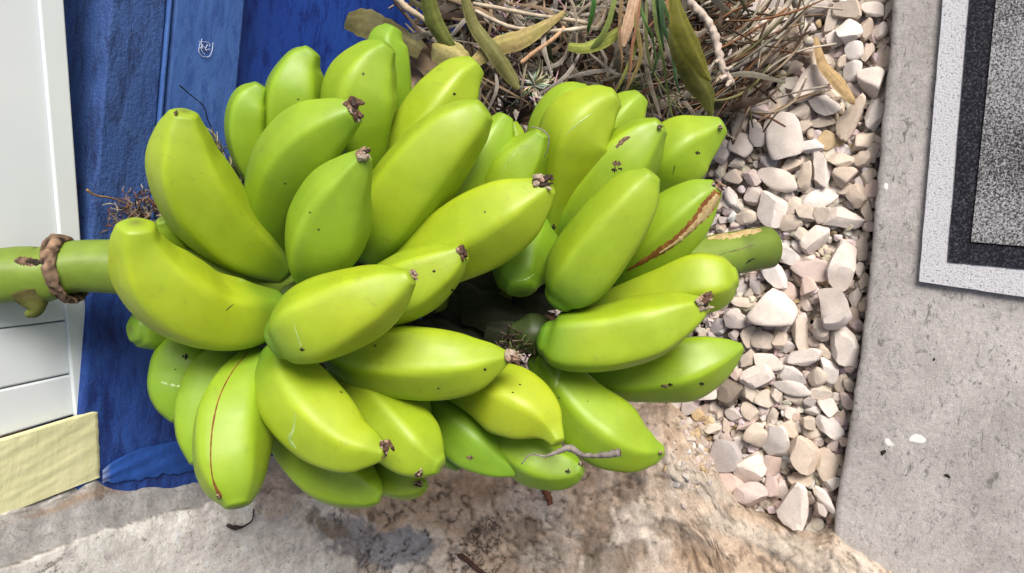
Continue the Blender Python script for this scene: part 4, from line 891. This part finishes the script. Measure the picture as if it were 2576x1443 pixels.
# little nest of dry debris on the wall behind the left bananas, with its twig
def debris():
    rt = random.Random(12); V, Fc, c = [], [], []
    for _ in range(170):
        x = min(415, rt.gauss(345, 36)); y = rt.gauss(540, 30) + (x - 345) * -.35; a = rt.uniform(0, 6.3); L_ = rt.uniform(14, 44); d = (on_wall(x, y) - EYE).dot(fwd) - rt.uniform(.012, .04)
        tube_into(V, Fc, c, [(x - math.cos(a) * L_ / 2, y - math.sin(a) * L_ / 2, 1.2, d), (x + rt.gauss(0, 3), y + rt.gauss(0, 3), 1.8, d - .004), (x + math.cos(a + .5) * L_ / 2, y + math.sin(a + .5) * L_ / 2, .9, d)], rt.choice([(.07, .05, .05), (.20, .13, .10), (.03, .025, .03), (.30, .26, .20), (.16, .06, .03)]), 4, 6)
    for _ in range(26):
        x = min(405, rt.gauss(350, 30)); y = rt.gauss(555, 26); a = rt.uniform(0, 6.3); L_ = rt.uniform(10, 20); d = (on_wall(x, y) - EYE).dot(fwd) - rt.uniform(.02, .045)
        leaf_into(V, Fc, c, [(x - math.cos(a) * L_, y - math.sin(a) * L_, 1, d), (x, y, rt.uniform(3, 7), d - .003), (x + math.cos(a) * L_, y + math.sin(a) * L_, 1, d)], (.12, .09, .06), (.32, .27, .17), n=6, m=3)
    tag(mesh_obj('dry_debris', V, Fc, M['plant'], cols=c), 'small nest of dry flower debris between the stalk and the blue wall', 'debris', kind='stuff')
    wd = lambda x, y: (on_wall(x, y) - EYE).dot(fwd) - .02
    twig('thin_twig', 'thin forked twig sticking left out of the dry debris on the wall', 'twig', [(218, 478, 3, wd(218, 478)), (240, 492, 2.5, wd(240, 492)), (285, 500, 2.5, wd(285, 500)), (330, 520, 2, wd(330, 520))], (.26, .15, .06))
    # fibres in the gap behind the big upper left banana, thread with bead above it
    V, Fc, c = [], [], []
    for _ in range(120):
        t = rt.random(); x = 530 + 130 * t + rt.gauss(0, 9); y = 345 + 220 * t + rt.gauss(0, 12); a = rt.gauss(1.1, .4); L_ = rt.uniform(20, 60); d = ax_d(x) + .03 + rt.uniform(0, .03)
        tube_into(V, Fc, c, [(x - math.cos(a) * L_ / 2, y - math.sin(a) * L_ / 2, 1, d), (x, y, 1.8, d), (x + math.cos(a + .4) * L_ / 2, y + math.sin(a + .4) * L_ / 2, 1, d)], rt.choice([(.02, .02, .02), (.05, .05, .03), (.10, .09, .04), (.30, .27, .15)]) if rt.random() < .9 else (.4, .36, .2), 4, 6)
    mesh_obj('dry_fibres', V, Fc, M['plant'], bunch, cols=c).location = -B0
    bpy.context.view_layer.update()
    twig('black_thread', 'thin black drooping thread with a dark bead on the pale blue panel', 'thread', [(452, 216, 2.2, wd(452, 216)), (480, 240, 1.3, wd(480, 240)), (512, 268, 1.5, wd(512, 268)), (522, 300, 1.5, wd(522, 300)), (545, 350, 2, wd(545, 350))], (.01, .01, .012))
debris()
def scratch():
    V, Fc, c = [], [], []
    for pts in ([(500, 105), (525, 108), (527, 118)], [(503, 108), (500, 130), (508, 142)], [(508, 142), (525, 144), (533, 130), (536, 108)], [(510, 112), (506, 125), (515, 138)], [(522, 112), (516, 126), (528, 124)], [(500, 122), (512, 118), (520, 130)], [(508, 98), (506, 112), (510, 124)]):
        tube_into(V, Fc, c, [(x, y, .9, (on_wall(x, y, -.0045) - EYE).dot(fwd)) for x, y in pts], (.50, .56, .72), 4, 10)
    o = mesh_obj('scratch_mark', V, Fc, M['chalk'], wall, cols=c)
scratch()
# bits lying on the rock and on the concrete
def rock_d(x, y, up_=.004):
    r = ray(x, y).normalized(); h = bvh_rock.ray_cast(EYE, r); q = h[0] if h[0] else on_ground(x, y); return (q - EYE).dot(fwd) - up_
def rtw(name, label, cat, pts, col, **kw): return twig(name, label, cat, [(x, y, w, rock_d(x, y)) for x, y, w in pts], col, **kw)
rtw('dark_twig', 'dark brown twig lying on the rock at the bottom edge', 'twig', [(1152, 1398, 5), (1165, 1402, 7), (1190, 1424, 6), (1225, 1450, 6)], (.07, .035, .025))
rtw('dry_leaf_sliver', 'brown pointed leaf sliver on the rock below the lower bananas', 'leaf', [(1366, 1222, 5), (1374, 1240, 9), (1384, 1262, 7), (1378, 1272, 2)], (.16, .06, .035))
rtw('black_tendril', 'black curled tendril on the cream rock under the longest lower banana', 'tendril', [(638, 1282, 2), (634, 1310, 2), (612, 1325, 3), (590, 1328, 6), (572, 1322, 4)], (.05, .035, .03))
dt = ax_d(1400) - .045
twig('bent_twig', 'grey bent twig lying across the lowest bananas, with a black curled end', 'twig', [(1312, 1168, 1.5, dt - .02), (1335, 1144, 2, dt - .022), (1372, 1148, 3, dt - .024), (1405, 1136, 6, dt - .025), (1435, 1128, 9, dt - .02), (1470, 1146, 6, dt - .03), (1520, 1145, 8, dt - .042), (1558, 1139, 10, dt - .048)], (.22, .19, .17), n=50, wr=.3)
twig('thin_tendril', 'thin grey curling tendril at the tip of the short banana in the middle', 'tendril', [(1335, 320, 1.2, ax_d(1350) - .05), (1362, 326, 1.8, ax_d(1350) - .055), (1380, 345, 1.8, ax_d(1350) - .055), (1378, 375, 1.4, ax_d(1350) - .05), (1370, 395, 1, ax_d(1350) - .045)], (.25, .22, .20))
def pebble(name, label, cat, x, y, r, col, sq=.3):
    o = bpy.data.objects.new(name, SM[3].copy()); p = on_ground(x, y, 0); o.data.materials.clear(); o.data.materials.append(M['stone']); o.color = (*col, 1)
    s = r * GD(x, y) / F; o.matrix_world = Matrix.Translation(p + Vector((0, 0, s * sq * .4))) @ Matrix.Rotation(x, 4, 'Z') @ Matrix.Diagonal((s, s * .75, s * sq, 1)); link(o); tag(o, label, cat)
pebble('dark_pebble', 'small black bead-like pebble in the pit beside the white paint spot', 'pebble', 2221, 1138, 9, (.02, .018, .015), .6)
pebble('paint_spot', 'larger white paint fleck on the lower concrete', 'paint fleck', 2308, 1103, 20, (.75, .74, .72), .06)
pebble('paint_spot', 'smaller white paint fleck just above the black pebble on the concrete', 'paint fleck', 2235, 1115, 13, (.72, .71, .69), .06)
pebble('dark_crumb', 'tiny black crumb on the concrete below the doormat corner', 'crumb', 2350, 905, 5, (.02, .02, .02), .4)
pebble('dark_crumb', 'black elongated crumb on the concrete right of the larger white fleck', 'crumb', 2383, 1197, 8, (.02, .018, .015), .3)
pebble('paint_spot', 'white fleck high on the concrete beside the gravel edge', 'paint fleck', 2228, 470, 9, (.75, .74, .72), .06)
